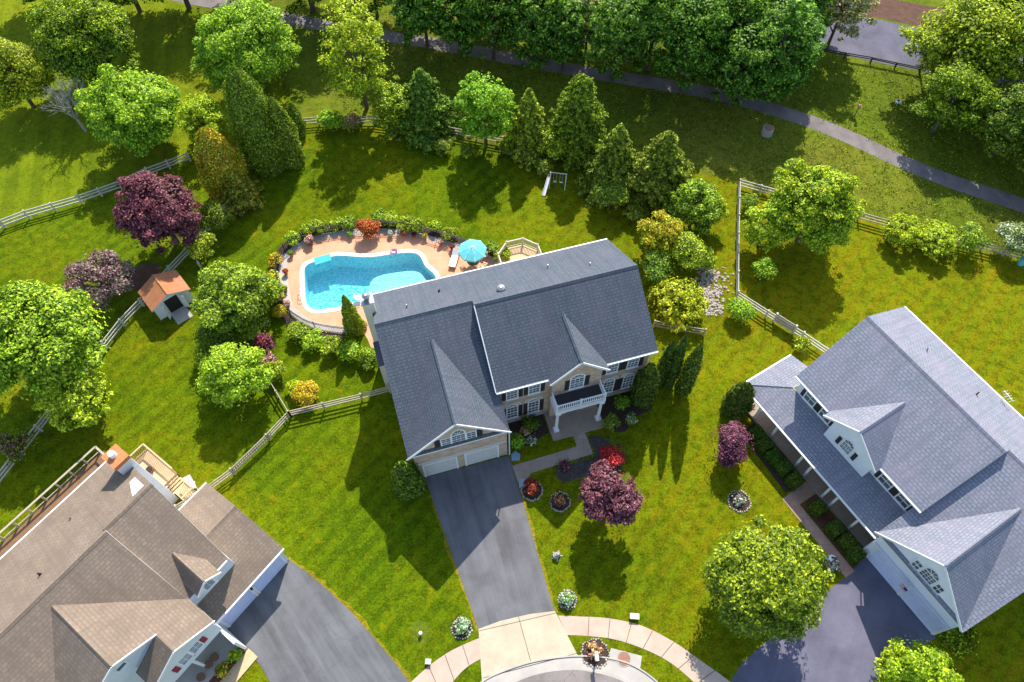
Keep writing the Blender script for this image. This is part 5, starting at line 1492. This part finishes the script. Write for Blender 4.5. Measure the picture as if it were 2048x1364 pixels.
broadleaf('small_tree', 'dim olive small tree under the open pine', TR, 1222, 392, 36, 3.4, ['conifer', 'green'], None, .7)
broadleaf('small_tree', 'lime small tree on the far side of the soft green one', TR, 1424, 425, 30, 3.6, ['lime', 'green'], None, .7)
broadleaf('small_tree', 'dull green small tree just above the round lime shrub', TR, 1318, 535, 36, 3.4, ['green', 'forest'], None, .7)
broadleaf('garden_shrub', 'green shrub at the upper end of the rock bed', SH, 1408, 520, 26, 2, ['lime', 'green'], None, .7)
broadleaf('fence_shrub', 'low olive shrub at the foot of the broad dark spruce', SH, 790, 262, 26, 1.8, ['conifer', 'green'], None, .7)
broadleaf('fence_shrub', 'green shrub between the vivid oval tree and the narrow olive spruce', SH, 1018, 292, 22, 1.8, ['green', 'lime'], None, .7)
broadleaf('garden_shrub', 'green shrub inside the upper corner of the cream fence', SH, 1500, 405, 22, 1.6, ['green', 'bright'], None, .6)
broadleaf('garden_shrub', 'sprawling shrub where the rail fence meets the white house', SH, 1605, 690, 20, 1.3, ['green', 'lime'], None, .6)

for x_, y_, r_, lab_ in [(885, 292, 22, 'low green growth between the broad dark spruce and the vivid oval tree'), (935, 300, 20, 'low green growth left of the foot of the vivid oval tree'), (1088, 335, 22, 'low olive growth left of the swing set'), (1196, 352, 22, 'low olive growth right of the tall olive cone'), (1270, 425, 24, 'low olive growth in front of the open pine')]:
    broadleaf('fence_shrub', lab_, SH, x_, y_, r_, 1.6, ['green', 'conifer'], None, .7)
# --- around the pool
g5 = 'green shrubs below the pool deck'
lab5 = ['leftmost', 'second', 'third', 'fourth', 'rightmost']
for k, (x, y, r_) in enumerate([(594, 664, 26), (628, 680, 27), (664, 692, 26), (700, 700, 26), (736, 714, 24)]):
    broadleaf('deck_shrub', lab5[k] + ' of the five green shrubs below the pool deck', SH, x, y, r_, 1.5, ['bright', 'lime'] if k % 2 else ['green', 'lime'], g5, 1.0)
g6 = 'yellow shrubs left of the pool fence'
for k, (x, y, r_) in enumerate([(549, 520, 17), (545, 556, 17), (552, 590, 16), (560, 622, 15)]):
    broadleaf('yellow_shrub', ['topmost', 'second from the top', 'third from the top', 'lowest'][k] + ' of the yellow shrubs left of the pool fence', SH, x, y, r_, 1.1, ['gold', 'yellow'], g6, .9)
g7 = 'green shrubs outside the upper pool fence'
arc = [(585, 476), (612, 463), (640, 455), (668, 448), (696, 442), (756, 440), (782, 441), (810, 443), (838, 449), (865, 456), (893, 467), (985, 496), (1005, 508)]
rr_ = random.Random(3)
for k, (x, y) in enumerate(arc):
    broadleaf('pool_fence_shrub', 'green shrub outside the upper pool fence, number %s from the left' % ['one', 'two', 'three', 'four', 'five', 'six', 'seven', 'eight', 'nine', 'ten', 'eleven', 'twelve', 'thirteen'][k], SH, x + rr_.uniform(-5, 5), y + rr_.uniform(-4, 4), rr_.uniform(15, 22), rr_.uniform(.9, 1.5), ['green', 'lime'] if k % 3 else ['lime', 'green'], g7, .8)
broadleaf('red_maple_shrub', 'rusty red Japanese maple shrub at the upper pool fence', SH, 735, 458, 22, 1.9, ['rust', 'rust'], None, 1.1)
g8 = 'pots along the pool deck edge'
pots = [(622, 488, 'wood_brown', 'flower', 'large flower pot at the upper left of the pool deck'), (584, 512, 'terracotta', 'green', 'small pot by the left bend of the pool fence'), (573, 548, 'terracotta', 'rust', 'uppermost of three pots on the left pool deck edge'), (572, 582, 'terracotta', 'green', 'middle of three pots on the left pool deck edge'), (577, 612, 'terracotta', 'flower', 'lowest of three pots on the left pool deck edge'), (702, 474, 'conc_grey', 'bright', 'green potted plant left of the rusty red maple'), (782, 472, 'conc_grey', 'varieg', 'potted plant just right of the rusty red maple'), (807, 473, 'terracotta', 'rust', 'reddish potted plant, second right of the rusty maple'), (828, 475, 'terracotta', 'darkred', 'small dark red pot, third right of the rusty maple'), (850, 478, 'terracotta', 'gold', 'yellowish potted plant on the upper deck edge'), (882, 490, 'terracotta', 'flower', 'flower pot between the yellowish pot and the umbrella'), (905, 500, 'wood_brown', 'darkred', 'dark leaved pot left of the umbrella')]
for px, py, pm, lf_, lab in pots:
    o = flat_thing('potted_plant', lab, 'potted plant', px, py, 0, 0, g8)
    big = 1.5 if 'large' in lab else 1
    m = MB(); m.tube((0, 0, .03), (0, 0, .33 * big), .14 * big, .2 * big, 12); m.build('pot', pm, o)
    crown_round(o, .28 * big, .48 * big, .24 * big, [lf_], .055, 1.0, .4, name='foliage')
sheet('planting_strip', [Vector((p.x, p.y)) for p in offset_ring(rim, -.9)[2:-2]] + [Vector((p.x, p.y)) for p in rim[2:-2]][::-1], .007, 'mulch')

# --- front of the brick house
broadleaf('scarlet_shrub', 'scarlet red Japanese maple on dark stones by the front walk', SH, 1224, 913, 26, 1.5, ['red', 'red'], None, 1.2, .5, .42)
broadleaf('pink_purple_tree', 'rounded pink-purple tree on the front lawn', TR, 1220, 992, 60, 5.4, ['pink', 'pink'], None, 1.2, .66, .33)
broadleaf('dark_red_mound', 'dark red mounded shrub at the end of the front walk', SH, 1062, 974, 18, 1.0, ['darkred', 'rust'], None, 1.2)
broadleaf('bronze_bush', 'purple-bronze bush inside a small stone ring', SH, 1119, 1000, 15, .8, ['purple', 'orange'], None, .9)
broadleaf('garden_shrub', 'bright green shrub at the right corner of the garage', SH, 1031, 884, 18, 1.6, ['bright', 'green'], None, 1.0)
broadleaf('garden_shrub', 'dark green shrub under the lower windows, left of the porch', SH, 1064, 848, 20, 1.3, ['box', 'green'], None, 1.0)
broadleaf('flower_bush', 'orange and yellow flower bush in the bed below the left windows', SH, 1050, 862, 10, .8, ['flower', 'gold'], None, .8)
broadleaf('flower_bush', 'lavender and white flower patch left of the porch', SH, 1062, 880, 12, .5, ['varieg', 'purple'], None, .5)
broadleaf('garden_shrub', 'dark egg-shaped shrub at the right corner of the porch', SH, 1222, 845, 17, 1.6, ['arbor', 'box'], None, 1.0, .5, .5)
broadleaf('garden_shrub', 'green shrub against the wall right of the porch', SH, 1245, 806, 17, 1.3, ['bright', 'green'], None, 1.0)
broadleaf('garden_shrub', 'small dim shrub between the porch and the corner arborvitae', SH, 1262, 838, 14, .9, ['green', 'varieg'], None, .7)
broadleaf('flower_bush', 'low purple flowers below the front walk', SH, 1128, 932, 18, .45, ['purple', 'pink'], None, .6)
broadleaf('variegated_bush', 'pale green hosta clump right of the driveway', SH, 1134, 1197, 17, .8, ['varieg', 'bright'], None, 1.1)
broadleaf('variegated_bush', 'green and white bush in a stone ring left of the driveway', SH, 924, 1252, 17, .7, ['varieg', 'bright'], None, .9)
broadleaf('rose_bush', 'brownish flowering bush round the mailbox post', SH, 1188, 1300, 18, .6, ['flower', 'orange'], None, .45)
broadleaf('flower_bush', 'white and purple flowers in the stone ring on the right lawn', SH, 1478, 1000, 15, .5, ['varieg', 'purple'], None, .5)
broadleaf('flower_bush', 'mixed white and blue flowers where tree and red walk meet', SH, 1664, 1128, 18, .7, ['varieg', 'purple'], None, .5)
broadleaf('porch_plant', 'leafy plant in the bed of the lower left porch', SH, 470, 1312, 14, .8, ['bright', 'gold'], None, .6)
broadleaf('porch_plant', 'bushy brown-green plant behind the lower left porch step', SH, 446, 1340, 16, .8, ['orange', 'green'], None, .6)

def stone_ring(label, px, py, r):
    c = G(px, py); o = thing('stone_ring', label, 'stone edging', (c.x, c.y, 0)); m = MB(); n = int(2 * pi * r / .17)
    for k in range(n):
        a = 2 * pi * k / n; rr = r + rnd.uniform(-.07, .07); w = rnd.uniform(.05, .105)
        m.tube((rr * cos(a), rr * sin(a), 0), (rr * cos(a) + rnd.uniform(-.02, .02), rr * sin(a), rnd.uniform(.05, .13)), w, w * .7, 6)
    m.build('edging', 'stone', o)
    m = MB(); m.tube((0, 0, 0), (0, 0, .03), r, r, 24); m.build('mulch', 'mulch', o)
stone_ring('stone ring round the green and white bush left of the driveway', 924, 1256, .72)
stone_ring('stone ring round the mailbox', 1190, 1306, .95)
stone_ring('stone ring round the purple-bronze bush', 1120, 1004, .78)
stone_ring('stone ring with flowers on the right lawn', 1478, 1003, .85)
stone_ring('stone ring round the pale hosta clump', 1135, 1200, .66)
stone_ring('stone ring round the dark red mound', 1063, 980, .85)

# clipped boxwoods of the white house
bx = [(1514, 866), (1530, 888), (1549, 912), (1568, 934), (1590, 960), (1636, 1015), (1670, 1057), (1695, 1082), (1712, 1107)]
names = ['first', 'second', 'third', 'fourth', 'fifth']
for k, (px, py) in enumerate(bx):
    lab = ('%s clipped square boxwood from the left, left of the red walk' % names[k]) if k < 5 else ('%s clipped square boxwood from the top, between red walk and porch' % names[k - 5])
    p = G(px, py, .7); o = thing('boxwood', lab, SH, (p.x, p.y, 0), RY, 'clipped boxwoods along the porch')
    n = 2600; side = NR.integers(0, 5, n); a = NR.uniform(-.48, .48, n); b = NR.uniform(-.48, .48, n); z = NR.uniform(.05, .95, n)
    C = np.stack([a, b, np.full(n, .93)], 1); Nn = np.tile(np.array([0, 0, 1.0]), (n, 1))
    for s_, ax, sg_ in ((1, 0, 1), (2, 0, -1), (3, 1, 1), (4, 1, -1)):
        q = side == s_; C[q, ax] = .48 * sg_; C[q, 1 - ax] = b[q]; C[q, 2] = z[q]; Nn[q] = 0; Nn[q, ax] = sg_
    C += NR.normal(size=(n, 3)) * .04
    leaf_mesh('foliage', C, Nn + NR.normal(size=(n, 3)) * .45, np.full(n, .06), np.full(n, .045), ['box'], o)
    MB().tube((0, 0, 0), (0, 0, .8), .06, .03, 6).build('stem', 'bark', o)

# --- forest at the top
g9 = 'forest edge trees beyond the path'
spec = [(845, 20, 62, 12, 'forest'), (915, 38, 58, 12, 'forest'), (985, 45, 62, 12, 'forest'), (1062, 48, 66, 12, 'forest'), (1130, 74, 50, 11, 'forest'), (1178, 45, 46, 11, 'pale'), (1235, 85, 62, 12, 'forest'), (1310, 60, 70, 13, 'forest'), (1385, 100, 70, 13, 'forest'), (1465, 70, 80, 13, 'forest'), (1480, 150, 56, 11, 'forest'), (1560, 115, 78, 13, 'forest'), (1600, 40, 62, 12, 'forest'), (1690, 22, 58, 12, 'pale'), (1270, -10, 80, 13, 'forest'), (1420, 0, 80, 13, 'forest'), (1100, -20, 80, 13, 'forest'), (960, -40, 80, 13, 'forest'), (1540, -20, 80, 13, 'forest')]
wh = ['with its crown over the left end of the woods', 'second from the left', 'third from the left', 'fourth from the left', 'dipping toward the path beside the pale tree', 'pale yellow-green', 'just right of the pale yellow-green tree', 'behind the first dip in the path', 'in the middle of the dark mass', 'of the broadest dark crown', 'lowest, touching the path', 'at the right corner of the woods', 'next to the asphalt road', 'creamy blossoming, over the road', 'half cut by the top edge, middle', 'half cut by the top edge, right of middle', 'half cut by the top edge, left of middle', 'half cut by the top edge, far left', 'half cut by the top edge, far right']
for (x, y, r_, hh, kd), w_ in zip(spec, wh):
    lab = ('dark green forest tree ' + w_) if kd == 'forest' else (w_ + ' tree at the edge of the dark woods')
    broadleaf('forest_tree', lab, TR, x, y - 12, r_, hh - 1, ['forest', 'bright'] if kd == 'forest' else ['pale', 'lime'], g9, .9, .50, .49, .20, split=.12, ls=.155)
g10 = 'trees between the path and road at the right'
broadleaf('roadside_tree', 'big yellow-green tree over the road, upper right', TR, 1945, 90, 104, 11, ['yellow', 'green'], g10, .75, ls=.155)
broadleaf('roadside_tree', 'yellow-green tree cut by the top right corner', TR, 2020, 20, 90, 11, ['yellow', 'green'], g10, .7, ls=.155)
broadleaf('roadside_tree', 'open green tree below the big roadside tree', TR, 1905, 200, 74, 8, ['green', 'yellow'], g10, .45)
broadleaf('roadside_tree', 'shaded tree at the right edge above the path', TR, 2035, 245, 78, 8, ['green', 'forest'], g10, .6)
# trees that stand just outside the picture and whose shade falls into it
for k, (x, y, r_, hh) in enumerate([(340, -75, 85, 11), (240, -60, 80, 10), (60, -70, 80, 10), (600, -80, 90, 12), (740, -50, 60, 10), (450, -95, 85, 12), (690, -110, 90, 14), (800, -75, 80, 13), (2120, 200, 90, 9), (2130, 90, 90, 11), (2120, 330, 70, 7), (2150, 470, 60, 7)]):
    broadleaf('outer_tree', ['tree just beyond the top edge, above the emerald tree', 'tree just beyond the top edge near the corner tree', 'tree beyond the top left corner', 'tree beyond the top edge, above the tall lime tree', 'thin yellow tree at the top edge beside the path', 'tree just beyond the top edge, left of the path bend', 'tall tree beyond the top edge above the lit path patch', 'tree beyond the top edge at the left end of the woods', 'tree beyond the right edge above the path', 'tree beyond the upper right corner', 'tree beyond the right edge below the path', 'tree beyond the right edge by the silvery bush'][k], TR, x, y, r_, hh, ['green', 'lime'] if x < 1000 else ['green', 'yellow'], None, .5, ls=.2)

# --- loose rocks of the dry stream bed, weeds in the rough grass
m = MB()
for k in range(420):
    px = rnd.gauss(1420, 16); py = rnd.uniform(535, 632); px += (py - 580) * .02
    if py > 600 and abs(px - 1428) > 18: continue
    c = G(px, py); r_ = rnd.uniform(.07, .19)
    m.tube((c.x, c.y, 0), (c.x + rnd.uniform(-.03, .03), c.y + rnd.uniform(-.03, .03), r_ * rnd.uniform(.5, 1)), r_, r_ * .55, 6)
tag(m.build('stream_stones', 'stone'), 'pale loose stones of the dry stream bed beside the cream fence', 'stones', None, 'stuff')
m = MB()
for k in range(520):
    t_ = rnd.uniform(0, 2 * pi); q = rnd.random() ** .5
    x = 3.4 * q * cos(t_) + 5.1; y = 1.9 * q * sin(t_) - 5.0
    if y > -4.75 and x < 5.7: continue
    c = hl(x, y); r_ = rnd.uniform(.04, .10); m.tube((c.x, c.y, 0), (c.x, c.y, r_), r_, r_ * .5, 5)
tag(m.build('bed_stones', 'darkstone'), 'dark loose stones round the scarlet shrub', 'stones', None, 'stuff')


def inside(x, y, poly):
    c = False; n = len(poly)
    for i in range(n):
        x1, y1 = poly[i]; x2, y2 = poly[(i + 1) % n]
        if (y1 > y) != (y2 > y) and x < (x2 - x1) * (y - y1) / (y2 - y1) + x1: c = not c
    return c


def scatter(polypx, n, keep_out=()):
    P = gp(polypx); xs = [p.x for p in P]; ys = [p.y for p in P]; out = []
    X_ = NR.uniform(min(xs), max(xs), n * 3); Y_ = NR.uniform(min(ys), max(ys), n * 3)
    pp = [(p.x, p.y) for p in P]
    for x, y in zip(X_, Y_):
        if inside(x, y, pp) and not any(inside(x, y, k) for k in keep_out): out.append((x, y))
        if len(out) >= n: break
    return np.array(out)


pathp = [(p.x, p.y) for p in band([(200, -60), (330, -14), (470, 14), (600, 42), (730, 66), (850, 84), (1000, 112), (1150, 140), (1300, 165), (1450, 192), (1600, 236), (1700, 275), (1800, 322), (1900, 362), (2048, 412), (2200, 470)], 2.2)]
W_ = scatter([(620, 60), (700, 235), (1000, 295), (1280, 335), (1420, 345), (1480, 358), (1720, 425), (2048, 505), (2100, 330), (1850, 150), (1630, 105), (1500, 200), (1100, 90), (700, 10)], 2600, [pathp])
C = []; 
for x, y in W_:
    k = 9; s_ = NR.uniform(.12, .38)
    C.append(np.stack([x + NR.normal(size=k) * s_, y + NR.normal(size=k) * s_, np.abs(NR.normal(size=k)) * s_ * .55 + .03], 1))
C = np.concatenate(C); n = len(C)
ws = thing('meadow_weeds', 'tufts of coarse weeds in the rough grass round the path', 'weeds', (0, 0, 0)); ws['kind'] = 'stuff'
leaf_mesh('tufts', C, NR.normal(size=(n, 3)) + np.array([0, 0, .8]), NR.uniform(.05, .13, n), NR.uniform(.03, .06, n), ['arbor', 'green'], ws, (NR.uniform(size=n) < .4).astype(int))
for o_ in scene.objects:
    if o_.name == 'tufts': o_['kind'] = 'stuff'
